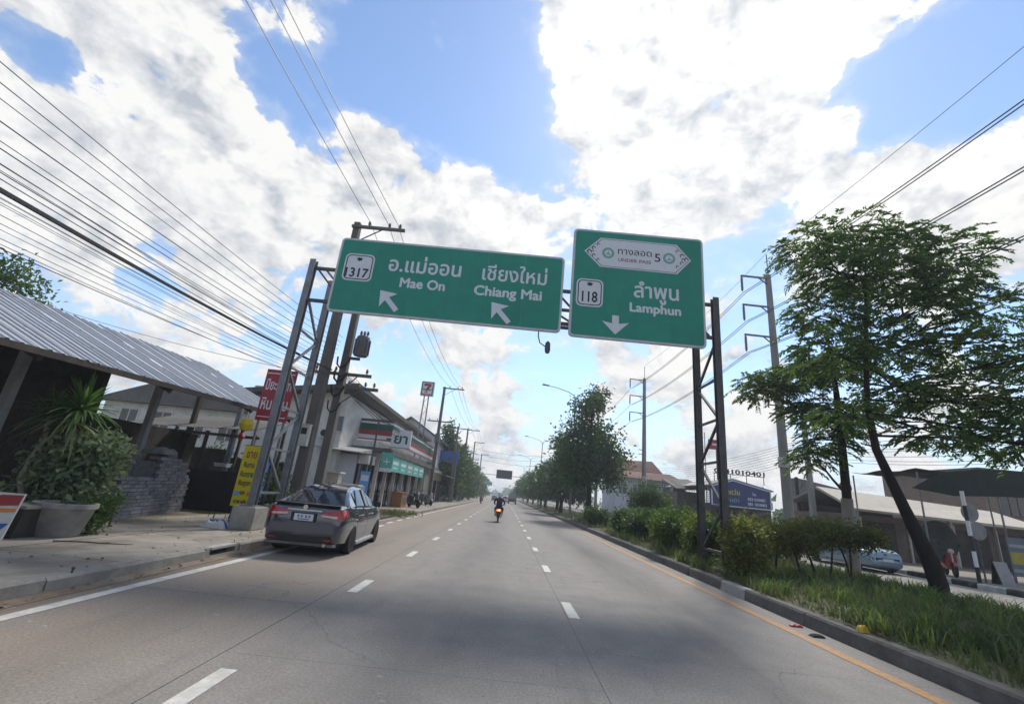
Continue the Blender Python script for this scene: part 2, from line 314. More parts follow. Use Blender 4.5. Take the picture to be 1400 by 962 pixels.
def road_material():
    m = mat('road_concrete', (.200, .187, .172), .86, .10, 2.2, bump=.22, bscale=70)
    t = m.node_tree; n = t.nodes; L = t.links; p = n['Principled BSDF']; src = p.inputs['Base Color'].links[0].from_socket
    tcn = n.new('ShaderNodeTexCoord'); v = tcn.outputs['Object']; sp = n.new('ShaderNodeSeparateXYZ'); L.new(v, sp.inputs[0])
    def mth(op, a, b):
        q = n.new('ShaderNodeMath'); q.operation = op
        for i, x in enumerate((a, b)):
            if isinstance(x, (int, float)): q.inputs[i].default_value = x
            else: L.new(x, q.inputs[i])
        return q.outputs[0]
    def mr(x, a, b, lo, hi):
        q = n.new('ShaderNodeMapRange'); q.interpolation_type = 'SMOOTHSTEP'; L.new(x, q.inputs[0])
        for i, k in enumerate((a, b, lo, hi)): q.inputs[i + 1].default_value = k
        return q.outputs[0]
    def nz(scale, st, det=5, ro=.6):
        mp = n.new('ShaderNodeMapping'); mp.inputs['Scale'].default_value = st; L.new(v, mp.inputs[0])
        q = n.new('ShaderNodeTexNoise'); q.inputs['Scale'].default_value = scale; q.inputs['Detail'].default_value = det; q.inputs['Roughness'].default_value = ro; L.new(mp.outputs[0], q.inputs['Vector']); return q.outputs[0]
    def mix(f, a, col):
        q = n.new('ShaderNodeMix'); q.data_type = 'RGBA'; L.new(f, q.inputs[0]); L.new(a, q.inputs[6]); q.inputs[7].default_value = (*col, 1); return q.outputs[2]
    X = sp.outputs[0]; wob = mth('MULTIPLY', mth('SUBTRACT', nz(.35, (1, .4, 1)), .5), 2.4); Xw = mth('ADD', X, wob)
    # soil trodden in over the outer lane, oil bands down the middle of each lane, tyre-polished streaks, pale pits
    o = mix(mth('MULTIPLY', mr(Xw, -.8, -3.9, 0., 1.), mr(nz(.8, (1, .35, 1)), .3, .7, .5, 1.)), src, (.222, .178, .138))
    o = mix(mth('MULTIPLY', mr(mth('ADD', X, mth('MULTIPLY', wob, .12)), -4.72, -5.0, 0., .8), mr(nz(1.6, (1, .5, 1)), .25, .6, .3, 1.)), o, (.15, .108, .076))
    band = None
    for c, w, s in ((3.05, 1.15, 1.0), (-.55, 1.1, .75), (-3.6, .7, .3)):
        b = mr(mth('ABSOLUTE', mth('SUBTRACT', mth('ADD', X, mth('MULTIPLY', wob, .25)), c), 0), w, 0., 0., s)
        band = b if band is None else mth('MAXIMUM', band, b)
    o = mix(mth('MULTIPLY', band, mr(nz(.6, (1, .16, 1)), .28, .68, .1, 1.)), o, (.105, .10, .095))
    o = mix(mr(nz(2.6, (1, .12, 1), 6, .7),   .52, .76, 0., .6), o, (.135, .128, .12))
    o = mix(mr(nz(9., (1, 1, 1), 3, .5), .66, .74, 0., .6), o, (.29, .27, .245))
    o = mix(mr(nz(17., (1, 1, 1), 2, .5), .68, .75, 0., .6), o, (.085, .08, .075))
    hv = n.new('ShaderNodeHueSaturation'); L.new(o, hv.inputs['Color']); L.new(mr(nz(38., (1, 1, 1), 3, .7), .30, .70, .80, 1.20), hv.inputs['Value']); o = hv.outputs[0]
    L.new(o, p.inputs['Base Color'])
road_material()
add_cracks(M['road_concrete'], .16, .0035, (.075, .068, .06), .7)

struct(MB().add([(-3000, -300, -.06), (3000, -300, -.06), (3000, 5000, -.06), (-3000, 5000, -.06)], [(0, 1, 2, 3)]), 'ground', 'earth')
road = struct(MB().box(-5.32, 5.2, -8, 900, -.05, -.012), 'road', 'joint')
LANES = ((-5.05, -2.43), (-2.42, 1.07), (1.075, 5.2))
for li, (x0, x1) in enumerate(LANES):
    y = (-3.3, -5.2, -4.1)[li]
    while y < 62:
        y1 = y + 10.0
        MB().box(x0, x1, y + (.006, .002, .002)[li], y1 - (.006, .002, .002)[li], -.04, 0).build('concrete_slab', 'road_concrete', road); y = y1
    MB().box(x0, x1, y + .007, 900, -.04, 0).build('concrete_slab', 'road_concrete', road)
MB().box(-5.32, -5.058, -8, 200, -.03, .006).build('gutter_strip', 'gutter_dirt', road)
def paint(name, x0, x1, y0, y1, m):
    k = max(1, int((y1 - y0) / 1.5)); mb = MB(); vs = []
    for i in range(k + 1):
        yy = y0 + (y1 - y0) * i / k
        vs += [(x0 + rnd.uniform(-.006, .006), yy, .0045), (x1 + rnd.uniform(-.006, .006), yy, .0045)]
    mb.add(vs, [(2 * i, 2 * i + 1, 2 * i + 3, 2 * i + 2) for i in range(k)]); return mb.build(name, m, road)
for i in range(34):
    yl = 3.43 + 4.16 * i; yr = 3.2 + 4.16 * i
    paint('lane_dash', -2.24 - (.03 if i > 4 else 0), -2.09 - (.03 if i > 4 else 0), yl, yl + 1.0, 'white_paint')
    paint('lane_dash', 1.10, 1.26, yr + .02, yr + 1.05, 'white_paint')
paint('edge_line', -4.86, -4.70, -2, 19.5, 'white_paint')
for y in (20.6, 22.6, 24.6, 26.6): paint('lane_dash', -5.0, -4.84, y, y + 1.1, 'white_paint')
paint('edge_line', -5.04, -4.90, 28.6, 240, 'white_paint')
paint('edge_line', 4.60, 4.78, -2, 240, 'yellow_paint')

# left kerb of cast stones with a drain inlet, pavement behind
kl = struct(MB().box(-5.47, -5.335, -8, 240, -.04, .02), 'kerb_left', 'kerb_left')
def kerb_stone(x0, x1, y0, y1, h, m, par, tilt=.0, flip=1):
    t = .035; z = h + rnd.uniform(-.008, .008) + tilt
    poly = [(x0, -.05), (x1, -.05), (x1, z - t), (x1 - t, z), (x0 + t * (1 - flip), z), (x0, z - t * (1 - flip))] if flip else [(x0, -.05), (x1, -.05), (x1, z), (x0 + t, z), (x0, z - t)]
    return MB().prism(poly, 'y', y0 + .006, y1 - .006).build('kerb_stone', m, par)
y = -3.0
while y < 60:
    if 8.6 < y < 9.5:
        # drain inlet: two short cheeks and a slab over the dark mouth
        MB().box(-5.50, -5.33, y + .15, y + .95, .125, .165).build('inlet_slab', 'kerb_pale', kl)
        MB().box(-5.52, -5.345, y, y + .14, -.04, .16).build('inlet_cheek', 'kerb_left', kl); MB().box(-5.52, -5.345, y + .96, y + 1.1, -.04, .16).build('inlet_cheek', 'kerb_left', kl)
        y += 1.1; continue
    L_ = 1.5 if y + 1.5 < 8.7 or y > 9.5 else 9.0 - y if y < 8.6 else 1.5
    if 20 < y < 24.5: y += 1.5; continue      # dropped kerb at the driveway
    kerb_stone(-5.52, -5.33 + rnd.uniform(-.012, .012), y, y + L_, .16, 'kerb_left', kl); y += L_
kerb_stone(-5.52, -5.33, 60, 240, .16, 'kerb_left', kl)
# pavement: concrete bays with open joints
pv = struct(MB().box(-9.3, -5.525, -8, 240, -.05, .118), 'pavement_left', 'joint')
for y0, y1 in ((-6, -1.2), (-1.2, 3.1), (3.1, 7.3), (7.3, 11.2), (11.2, 15.6), (15.6, 19.6), (30.5, 38), (38, 60), (60, 240)):
    for x0, x1 in ((-9.3, -7.45), (-7.44, -5.53)):
        z = .145 + rnd.uniform(-.006, .006)
        MB().box(x0 + .006, x1 - .006, y0 + .01, y1 - .01, 0, z).build('paving_bay', 'pavement_concrete', pv)
MB().hexa([(-9.3, 19.62, 0), (-5.30, 19.62, 0), (-5.30, 24.5, 0), (-9.3, 24.5, 0), (-9.3, 19.62, .15), (-5.30, 19.62, .02), (-5.30, 24.5, .02), (-9.3, 24.5, .15)]).build('driveway_ramp', 'pavement_concrete', pv)
for i in range(12):
    for j in range(7):
        x0 = -9.2 + j * .53 ; y0 = 24.55 + i * .49
        MB().box(x0, x0 + .52, y0, y0 + .48, 0, .145 + rnd.uniform(-.004, .004)).build('paving_tile', 'paver_red', pv)
yard = struct(MB().box(-40, -9.31, -12, 24, -.05, .13), 'yard', 'earth')

# median: mound with grass, kerb stones on the near side
def med_z(x, y):
    t = (x - 5.3) / 7.4
    return .20 - .15 * max(0., min(1, t)) ** 2 + .14 * math.sin(max(0, min(1, t)) ** .8 * math.pi) + .035 * math.sin(x * 1.7 + y * .6) * math.sin(y * .9) + .02 * math.sin(3.1 * x - 1.3 * y)
mat('median_soil', (.085, .082, .045), .95, .3, 4, bump=.6, dirt=(.05, .065, .022), dscale=.9)
nx, ny = 22, 130; V = []; F = []
for j in range(ny):
    yy = -4 + 204 * (j / (ny - 1)) ** 1.6
    for i in range(nx):
        xx = 5.44 + 7.26 * i / (nx - 1); V.append((xx, yy, med_z(xx, yy) if i not in (0, nx - 1) else (.16 if i == 0 else -.03)))
for j in range(ny - 1):
    for i in range(nx - 1): a = j * nx + i; F.append((a, a + 1, a + nx + 1, a + nx))
med = np_mesh('median', V, F, 'median_soil', smooth=True); med['kind'] = 'structure'
km = struct(MB().box(5.26, 5.42, -8, 240, -.04, .10), 'kerb_median', 'kerb_concrete')
y = -3.2
while y < 64:
    m = 'kerb_pale' if abs(y - 10.8) < .6 else 'kerb_concrete'
    L_ = .55 if m == 'kerb_pale' else 1.95
    x0 = 5.2 + rnd.uniform(-.01, .01)
    MB().prism([(x0, -.05), (x0 + .25, -.05), (x0 + .25, .205), (x0 + .06, .21 + rnd.uniform(-.006, .006)), (x0 + .035, .175)], 'y', y + .006, y + L_ - .006).build('kerb_stone', m, km); y += L_
MB().prism([(5.2, -.05), (5.45, -.05), (5.45, .205), (5.26, .21), (5.235, .175)], 'y', y, 240).build('kerb_stone', 'kerb_concrete', km)

# opposite carriageway and its painted kerb, far pavement
opp = struct(MB().box(12.66, 17.55, -8, 600, -.05, 0), 'road_opposite', 'road_concrete')
paint('edge_line', 12.95, 13.07, -2, 200, 'yellow_paint').parent = opp; paint('edge_line', 17.1, 17.22, -2, 200, 'white_paint').parent = opp
ko = struct(MB().box(17.57, 17.74, -8, 200, -.04, .12), 'kerb_opposite', 'kerb_concrete')
for i in range(46):
    y = 6 + i * 1.0
    MB().prism([(17.55, -.05), (17.8, -.05), (17.8, .19), (17.59, .19), (17.55, .15)], 'y', y + .006, y + .994).build('kerb_stone', 'kerb_white' if i % 2 else 'kerb_black', ko)
po = struct(MB().box(17.81, 60, -8, 200, -.05, .17), 'pavement_opposite', 'pavement_concrete')

# ---------------------------------------------------------------- grass and leaf builders
leafmat('grass_green', (.030, .062, .018), (.13, .15, .055), .35)
leafmat('grass_dry', (.09, .095, .04), (.19, .175, .085), .3)
def blades(name, P, H, m, label, lean=.5, wid=.012, kind='stuff', parent=None):
    n = len(P); P = np.asarray(P); H = np.asarray(H)
    a = NR.uniform(0, 2 * np.pi, n); l = NR.uniform(.1, lean, n) * H; w = wid * NR.uniform(.6, 1.5, n)
    dx, dy = np.cos(a), np.sin(a); b = NR.uniform(0, 2 * np.pi, n); px, py = np.cos(b) * w, np.sin(b) * w
    base0 = P - np.stack([px, py, 0 * px], 1); base1 = P + np.stack([px, py, 0 * px], 1)
    mid = P + np.stack([dx * l * .35, dy * l * .35, H * .6], 1); m0 = mid - np.stack([px, py, 0 * px], 1) * .7; m1 = mid + np.stack([px, py, 0 * px], 1) * .7
    tip = P + np.stack([dx * l, dy * l, H * NR.uniform(.75, 1.0, n)], 1)
    V = np.stack([base0, base1, m1, m0, tip], 1).reshape(-1, 3); i = np.arange(n) * 5
    F = np.concatenate([np.stack([i, i + 1, i + 2], 1), np.stack([i, i + 2, i + 3], 1), np.stack([i + 3, i + 2, i + 4], 1)])
    o = np_mesh(name, V, F, m, parent)
    if kind: o['kind'] = kind; o['label'] = label; o['category'] = 'grass'
    return o
def grass_field():
    P = []; H = []
    def clump(x, y): return math.sin(x * 1.9 + y * .7) * math.sin(y * 1.3 - x * .6) + .5 * math.sin(x * 4.3 + 1) * math.sin(y * 3.7)
    for (y0, y1, x0, x1, dens, hs, ) in ((4.5, 9, 5.42, 12.6, 900, 1.), (9, 15, 5.42, 12.6, 620, 1.), (15, 26, 5.42, 12.6, 240, 1.2), (26, 48, 5.42, 12.6, 70, 1.5), (48, 90, 5.42, 12.6, 14, 2.2)):
        for _ in range(int((y1 - y0) * (x1 - x0) * dens)):
            x, y = rnd.uniform(x0, x1), rnd.uniform(y0, y1); c = clump(x, y)
            if c < -.2 and rnd.random() < .75: continue
            P.append((x, y, med_z(x, y) - .01)); H.append((.06 + .10 * max(0, c) + rnd.random() ** 4 * .26) * hs * (1. if x < 11 else .55))
    P = np.array(P); H = np.array(H); dry = NR.random(len(P)) < (.10 + .22 * (np.sin(P[:, 0] * 1.1 + 2) * np.sin(P[:, 1] * .8) > .45))
    blades('grass', P[~dry], H[~dry], 'grass_green', 'rough green grass covering the median strip', .9, .011)
    blades('dry_grass', P[dry], H[dry] * .9, 'grass_dry', 'dry straw coloured blades mixed into the median grass', 1.1, .008)
grass_field()
def weeds():
    P = []; H = []
    for _ in range(150):
        x, y = rnd.uniform(5.5, 12.2), 5 + 20 * rnd.random() ** 1.3
        for _ in range(rnd.randint(10, 34)): P.append((x + rnd.gauss(0, .09), y + rnd.gauss(0, .09), med_z(x, y))); H.append(rnd.uniform(.16, .42))
    blades('tall_weeds', P, H, 'grass_tall', 'taller weed tufts scattered through the median grass', 1.0, .016)
leafmat('grass_tall', (.05, .10, .025), (.16, .21, .06), .4)
weeds()

# ================================================================ SIGN GANTRY over the carriageway
mat('galv_steel', (.20, .21, .225), .55, .15, 5, metal=.55, dirt=(.10, .095, .09), dscale=1.4)
mat('dark_steel', (.085, .085, .09), .6, .2, 5, metal=.4, dirt=(.11, .075, .05), dscale=2)
mat('sign_green', (.005, .215, .145), .42, .08, 2.5, spec=.4, dirt=(.008, .175, .125), dscale=.8, isl=.05)
mat('sign_white', (.60, .62, .66), .5, .05, 6)
mat('sign_border', (.50, .52, .55), .55, .08, 6, dirt=(.35, .35, .36), dscale=2)
mat('sign_black', (.02, .02, .025), .5, .1, 6)
mat('sign_seal', (.16, .34, .29), .5, .12, 9)
mat('sign_red', (.34, .09, .10), .5, .1, 6)
mat('footing', (.33, .315, .28), .9, .15, 4, bump=.3, dirt=(.15, .14, .12), dscale=1.5)
GX0, GX1, GY0, GY1 = -6.62, 5.88, 12.6, 14.1
gan = thing('sign_gantry', 'grey steel lattice gantry spanning the road from pavement to median', 'gantry', (GX0, GY0, .15))
o_ = Vector((GX0, GY0, .15))
def gpart(mb, name, m='galv_steel', **k):
    mb.v = [tuple(Vector(p) - o_) for p in mb.v]; return mb.build(name, m, gan, **k)
for gx, top in ((GX0, 8.02), (GX1, 7.98)):
    st = 'galv_steel' if gx < 0 else 'dark_steel'
    z0 = .70 if gx < 0 else .35
    gpart(MB().box(gx - .30, gx + .30, GY0 - .34, GY0 + .36, .14, z0), 'footing', 'footing', bevel=.02)
    gpart(MB().box(gx - .30, gx + .30, GY1 - .34, GY1 + .36, .14, z0), 'footing', 'footing', bevel=.02)
    for gy in (GY0, GY1):
        # H-section column: web and two flanges in one piece, base plate
        mb = MB().prism([(gx-.09,gy-.095),(gx+.09,gy-.095),(gx+.09,gy-.075),(gx+.015,gy-.075),(gx+.015,gy+.075),(gx+.09,gy+.075),(gx+.09,gy+.095),(gx-.09,gy+.095),(gx-.09,gy+.075),(gx-.015,gy+.075),(gx-.015,gy-.075),(gx-.09,gy-.075)], 'z', z0, top)
        gpart(mb, 'post', st); gpart(MB().box(gx - .2, gx + .2, gy - .2, gy + .2, z0, z0 + .03), 'base_plate', st)
    z = z0 + .35; k = 0
    while z < 6.2:
        gpart(MB().bar((gx, GY0 + .12, z), (gx, GY1 - .12, z), .06), 'strut', st)
        a, b = (GY0 + .12, GY1 - .12) if k % 2 else (GY1 - .12, GY0 + .12)
        gpart(MB().bar((gx, a, z + .05), (gx, b, z + 1.1), .065), 'brace', st); z += 1.18; k += 1
for gy in (GY0 + .03, GY1 - .03):
    zl = 6.68 if gy < 13 else 7.12
    for z in (zl, 7.76):
        gpart(MB().bar((GX0 + .1, gy, z), (GX1 - .1, gy, z), .09), 'chord', 'dark_steel')
    n = 13
    for i in range(n):
        xa = GX0 + .2 + (GX1 - GX0 - .4) * i / n; xb = GX0 + .2 + (GX1 - GX0 - .4) * (i + 1) / n
        za, zb = (zl + .05, 7.70) if i % 2 else (7.70, zl + .05)
        gpart(MB().bar((xa, gy, za), (xb, gy, zb), .055), 'brace', 'dark_steel')
for i in range(9):
    x = GX0 + .4 + (GX1 - GX0 - .8) * i / 8
    for z, z2 in ((6.68, 7.12), (7.76, 7.76)): gpart(MB().bar((x, GY0 + .1, z), (x, GY1 - .1, z2), .045), 'strut', 'dark_steel')
# brackets that carry the boards
for x in (-5.4, -3.3, -1.2, .8, 1.7, 3.4, 5.1): gpart(MB().bar((x, GY0 - .1, 6.32), (x, GY0 - .1, 8.6 if x < 1.3 else 9.6), .07), 'sign_bracket', 'dark_steel')
lp = thing('sign_lamp', 'small dark lamp on a bent arm below the gantry sign', 'lamp', (.55, 12.62, 6.2))
MB().tube([(0, 0, .42), (0, -.02, 0), (.06, -.03, -.2), (.26, -.03, -.33)], .018, 6).build('arm', 'dark_steel', lp)
MB().lathe([(.03, .22), (.075, .16), (.085, -.05), (.06, -.14), (.02, -.16)], 12, (.30, -.03, -.36)).build('lamp_head', 'dark_steel', lp, smooth=True)

def rrect(x0, x1, z0, z1, r, n=5):
    P = []
    for cx, cz, a in ((x1 - r, z1 - r, 0), (x0 + r, z1 - r, 90), (x0 + r, z0 + r, 180), (x1 - r, z0 + r, 270)):
        for i in range(n + 1): t = R(a + 90 * i / n); P.append((cx + r * math.cos(t), cz + r * math.sin(t)))
    return P
def fit_text(body, name, m, par, x0, x1, zb, h, yf, bold=.0, extrude=.006):
    """lettering set between x0 and x1 on a board facing -Y, baseline zb, glyph height set by size h"""
    me = text_mesh(body, h, bold, extrude, 'LEFT'); me.materials.clear(); me.materials.append(M[m])
    xs = [v.co.x for v in me.vertices]; w = max(xs) - min(xs); s = (x1 - x0) / w
    me.transform(Matrix.Diagonal((s, 1, 1, 1)) @ Matrix.Translation((-min(xs), 0, 0)))
    o = bpy.data.objects.new(name, me); C.objects.link(o); o.parent = par; o.rotation_euler = (R(90), 0, 0); o.location = (x0, yf, zb); return o
YF = 12.28
def board(name, label, x0, x1, z0, z1):
    b = thing(name, label, 'road sign', ((x0 + x1) / 2, YF, z0)); ox, oz = (x0 + x1) / 2, z0
    def P(poly): return [(x - ox, z - oz) for x, z in poly]
    MB().prism(P(rrect(x0, x1, z0, z1, .14)), 'y', .03, .09).build('backing', 'sign_border', b)
    MB().prism(P(rrect(x0 + .005, x1 - .005, z0 + .005, z1 - .005, .135)), 'y', .012, .03).build('border', 'sign_border', b)
    ns = 6 if x1 - x0 > 5 else 4; xa, xb = x0 + .07, x1 - .07          # extruded sheets butted side by side
    for k in range(ns):
        c0, c1 = xa + (xb - xa) * k / ns + (.003 if k else 0), xa + (xb - xa) * (k + 1) / ns; pts = []
        for x, z in rrect(xa, xb, z0 + .07, z1 - .07, .08):
            pt = (min(max(x, c0), c1), z)
            if not pts or (abs(pt[0] - pts[-1][0]) + abs(pt[1] - pts[-1][1]) > 1e-5): pts.append(pt)
        MB().prism(P(pts), 'y', .004, .012).build('sign_sheet', 'sign_green', b)
    return b, ox, oz
def shield(b, ox, oz, x0, x1, z0, z1, num, nx0, nx1, nz, nh, cx, cz):
    s = MB().prism([(x - ox, z - oz) for x, z in rrect(x0, x1, z0, z1, .16)], 'y', -.002, .004).build('route_shield', 'sign_white', b)
    i1, i2 = rrect(x0 + .045, x1 - .045, z0 + .045, z1 - .045, .13), rrect(x0 + .075, x1 - .075, z0 + .075, z1 - .075, .11)
    mb = MB(); n = len(i1); mb.add([(x - ox, -.005, z - oz) for x, z in i1] + [(x - ox, -.005, z - oz) for x, z in i2], [(i, (i + 1) % n, n + (i + 1) % n, n + i) for i in range(n)]); mb.build('shield_line', 'sign_black', s)
    fit_text(num, 'route_number', 'sign_black', s, nx0 - ox, nx1 - ox, nz - oz, nh, -.006, .010)
    # small winged emblem over the number
    e = [(-.10, .07), (-.055, .035), (-.03, .085), (0, .045), (.03, .085), (.055, .035), (.10, .07), (.055, -.05), (.02, -.03), (0, -.075), (-.02, -.03), (-.055, -.05)]
    MB().prism([(cx - ox + u, cz - oz + v) for u, v in e], 'y', -.005, -.002).build('emblem', 'sign_black', s)
def arrow(b, ox, oz, tip, tail, w, hw, hl):
    t = Vector((tip[0] - ox, tip[1] - oz)); e = Vector((tail[0] - ox, tail[1] - oz)); d = (t - e).normalized(); q = Vector((-d.y, d.x))
    k = t - d * hl
    pts = [t, k + q * hw - d * hl * .12, k + q * w * .5 + d * hl * .06, e + q * w * .5, e - q * w * .5, k - q * w * .5 + d * hl * .06, k - q * hw - d * hl * .12]
    MB().prism([(p.x, p.y) for p in pts], 'y', -.003, .004).build('arrow', 'sign_white', b)
b1, ox, oz = board('direction_sign', 'wide green sign for Mae On and Chiang Mai with two white arrows', -5.77, 1.17, 6.26, 8.74)
shield(b1, ox, oz, -5.53, -4.63, 7.30, 8.21, '1317', -5.45, -4.75, 7.43, .42, -5.09, 8.02)
fit_text('อ.แม่ออน', 'thai_lettering', 'sign_white', b1, -4.18 - ox, -1.96 - ox, 7.75 - oz, .66, .003, .012)
fit_text('Mae On', 'lettering', 'sign_white', b1, -3.75 - ox, -2.38 - ox, 7.24 - oz, .44, .003, .014)
fit_text('เชียงใหม่', 'thai_lettering', 'sign_white', b1, -1.31 - ox, .66 - ox, 7.74 - oz, .66, .003, .010)
fit_text('Chiang Mai', 'lettering', 'sign_white', b1, -1.50 - ox, .55 - ox, 7.22 - oz, .44, .003, .014)
arrow(b1, ox, oz, (-4.28, 7.07), (-3.70, 6.46), .15, .33, .37); arrow(b1, ox, oz, (-.93, 7.02), (-.36, 6.41), .15, .33, .37)
b2, ox, oz = board('direction_sign', 'squarish green sign for Lamphun with white underpass plate and down arrow', 1.40, 5.45, 6.19, 9.82)
hx = [(1.75, 9.04), (2.25, 9.55), (4.62, 9.54), (5.06, 9.02), (4.62, 8.51), (2.25, 8.53)]
up_ = MB().prism([(x - ox, z - oz) for x, z in hx], 'y', -.004, .004).build('underpass_plate', 'sign_white', b2)
cx_, cz_ = 3.41, 9.03; inn = [(cx_ + (x - cx_) * .965, cz_ + (z - cz_) * .93) for x, z in hx]; in2 = [(cx_ + (x - cx_) * .955, cz_ + (z - cz_) * .905) for x, z in hx]
mb = MB(); mb.add([(x - ox, -.007, z - oz) for x, z in inn] + [(x - ox, -.007, z - oz) for x, z in in2], [(i, (i + 1) % 6, 6 + (i + 1) % 6, 6 + i) for i in range(6)]); mb.build('plate_line', 'sign_black', up_)
for sx, tx in ((1, 1.80), (-1, 5.01)):          # curled corner ornaments of the plate
    for q in ((.10, 0., .07), (.24, .13, .06), (.24, -.13, .06), (.38, .27, .05), (.38, -.27, .05), (.20, 0., .05)):
        mb = MB(); n = 10; c = (tx + sx * q[0] - ox, cz_ + q[1] - oz); vs = []
        for rr in (q[2], q[2] * .55): vs += [(c[0] + rr * math.cos(R(36 * i)), -.007, c[1] + rr * 1.1 * math.sin(R(36 * i))) for i in range(8)]
        mb.add(vs, [(i, i + 1, 9 + i, 8 + i) for i in range(7)]); mb.build('ornament', 'sign_black', up_)
for sx in (2.49, 4.38):
    mb = MB().lathe([(.0, -.007), (.19, -.007), (.19, -.004)], 20, (sx - ox, 0, 9.03 - oz), 'y'); sl = mb.build('seal', 'sign_seal', up_)
    MB().lathe([(.0, -.0095), (.115, -.0095), (.115, -.007)], 16, (sx - ox, 0, 9.03 - oz), 'y').build('seal_disc', 'sign_white', up_)
    MB().prism([(sx - ox + u, 9.02 - oz + v) for u, v in ((-.08, -.05), (.08, -.05), (.05, -.01), (.012, .0), (.012, .08), (-.012, .08), (-.012, .0), (-.05, -.01))], 'y', -.0115, -.0095).build('seal_figure', 'sign_seal', up_)
fit_text('ทางลอด', 'thai_lettering', 'sign_black', up_, 2.79 - ox, 3.84 - ox, 9.03 - oz, .31, -.005, .002)
fit_text('UNDER PASS', 'lettering', 'sign_red', up_, 2.80 - ox, 3.82 - ox, 8.78 - oz, .15, -.005, .004)
fit_text('5', 'underpass_number', 'sign_black', up_, 3.93 - ox, 4.11 - ox, 8.88 - oz, .40, -.005, .004)
shield(b2, ox, oz, 1.565, 2.375, 7.17, 8.08, '118', 1.74, 2.21, 7.33, .48, 1.97, 7.90)
fit_text('ลำพูน', 'thai_lettering', 'sign_white', b2, 3.30 - ox, 4.66 - ox, 7.63 - oz, .66, .003, .012)
fit_text('Lamphun', 'lettering', 'sign_white', b2, 3.18 - ox, 4.72 - ox, 7.15 - oz, .40, .003, .014)
MB().prism([(x - ox, z - oz) for x, z in ((2.77, 6.36), (3.17, 6.76), (2.87, 6.70), (2.87, 6.96), (2.67, 6.96), (2.67, 6.70), (2.37, 6.76))], 'y', -.003, .004).build('arrow', 'sign_white', b2)

# ================================================================ UTILITY POLES AND WIRES
mat('pole_concrete', (.26, .25, .235), .9, .15, 3, bump=.2, dirt=(.15, .14, .125), dscale=.8, stretch=(1, 1, .3))
mat('pole_dark', (.12, .112, .105), .9, .2, 4, bump=.2, dirt=(.19, .175, .16), dscale=.9, stretch=(1, 1, .3))
mat('porcelain', (.16, .13, .115), .3, .15, 8)
mat('transformer_grey', (.13, .135, .14), .5, .12, 5, dirt=(.09, .08, .07), dscale=2)
mat('cable_black', (.012, .012, .013), .6, .2, 5)
mat('wire_grey', (.06, .062, .068), .5, .1, 5)
mat('box_white', (.52, .52, .50), .6, .08, 6, dirt=(.35, .33, .30), dscale=2)
mat('cabinet_cream', (.42, .39, .32), .7, .1, 5, dirt=(.25, .22, .18), dscale=1.5)
def insulator(par, x, y, z, name='insulator'):
    return MB().lathe([(.02, 0), (.02, .05), (.06, .07), (.03, .10), (.065, .13), (.03, .16), (.05, .19), (.02, .22)], 10, (x, y, z)).build(name, 'porcelain', par, smooth=True)
def street_pole(label, loc, h, r0=.17, r1=.11, arms=((0., 1, 2.05),), m='pole_dark', group='utility poles along the pavement', box=False):
    """square tapered concrete pole; arms = (z, direction, length) crossarms"""
    p = thing('utility_pole', label, 'pole', loc, 0., group)
    MB().hexa([(-r0,-r0,-.2),(r0,-r0,-.2),(r0,r0,-.2),(-r0,r0,-.2),(-r1,-r1,h),(r1,-r1,h),(r1,r1,h),(-r1,r1,h)]).build('shaft', m, p)
    for z, d, L in arms:
        x0, x1 = (-.15, L) if d > 0 else (-L, L) if d == 0 else (-L, .15)
        a = MB().box(x0, x1, -r1 - .11, -r1 - .005, z - .055, z + .055).build('crossarm', m, p)
        n = 3
        for i in range(n): insulator(a, x0 + (x1 - x0) * (.32, .70, .90)[i] if d > 0 else x0 + (x1 - x0) * (.08, .4, .92)[i], -r1 - .06, z + .05)
        MB().bar((x1 * .55, -r1 - .06, z - .05), (.02, -r1 - .02, z - .75), .035).build('arm_brace', 'dark_steel', p)
    return p
PA = street_pole('tall dark concrete utility pole whose crossarm rises above the wide green sign', (-7.02, 16.0, .14), 11.45, .19, .12, ((11.2, 1, 2.0),))
PB = street_pole('shorter concrete pole carrying a grey transformer beside the gantry leg', (-6.62, 16.75, .14), 9.6, .16, .11, ((5.25, 0, 1.15), (4.75, 1, 1.5)))
tr = MB().lathe([(.14, -.36), (.26, -.36), (.26, .36), (.23, .42), (.09, .46)], 14, (.55, -.1, 6.4)).build('transformer', 'transformer_grey', PB, smooth=True)
for a in range(10): t = a * 36; MB().box(.255, .31, -.012, .012, -.3, .28).build('cooling_fin', 'transformer_grey', tr).matrix_local = Matrix.Translation((.55, -.1, 6.4)) @ Matrix.Rotation(R(t), 4, 'Z')
for i in (-.13, 0, .13): insulator(tr, .55 + i, -.1, 6.84, 'bushing')
MB().box(.1, .56, -.14, -.06, 5.86, 5.96).build('transformer_bracket', 'dark_steel', PB)
for z, r in ((5.6, .10), (5.05, .12), (4.5, .11), (3.9, .08)):      # taped cable bundles and clamps on the pole
    MB().tube([(-.25, -.2, z + .3), (-.2, -.26, z), (-.05, -.28, z - .15), (.15, -.24, z), (.22, -.2, z + .25)], r * .35, 6).build('cable_loop', 'cable_black', PB)
mb_ = thing('meter_box', 'pale meter box strapped to the tall pole above the parked car', 'box', (-7.1, 15.72, 2.55))
MB().box(-.19, .19, -.1, .1, 0, .72).build('case', 'box_white', mb_, bevel=.015); MB().box(-.12, .12, -.104, -.1, .4, .62).build('window', 'sign_black', mb_); MB().box(-.205, .205, -.12, .1, .72, .75).build('lid', 'box_white', mb_)
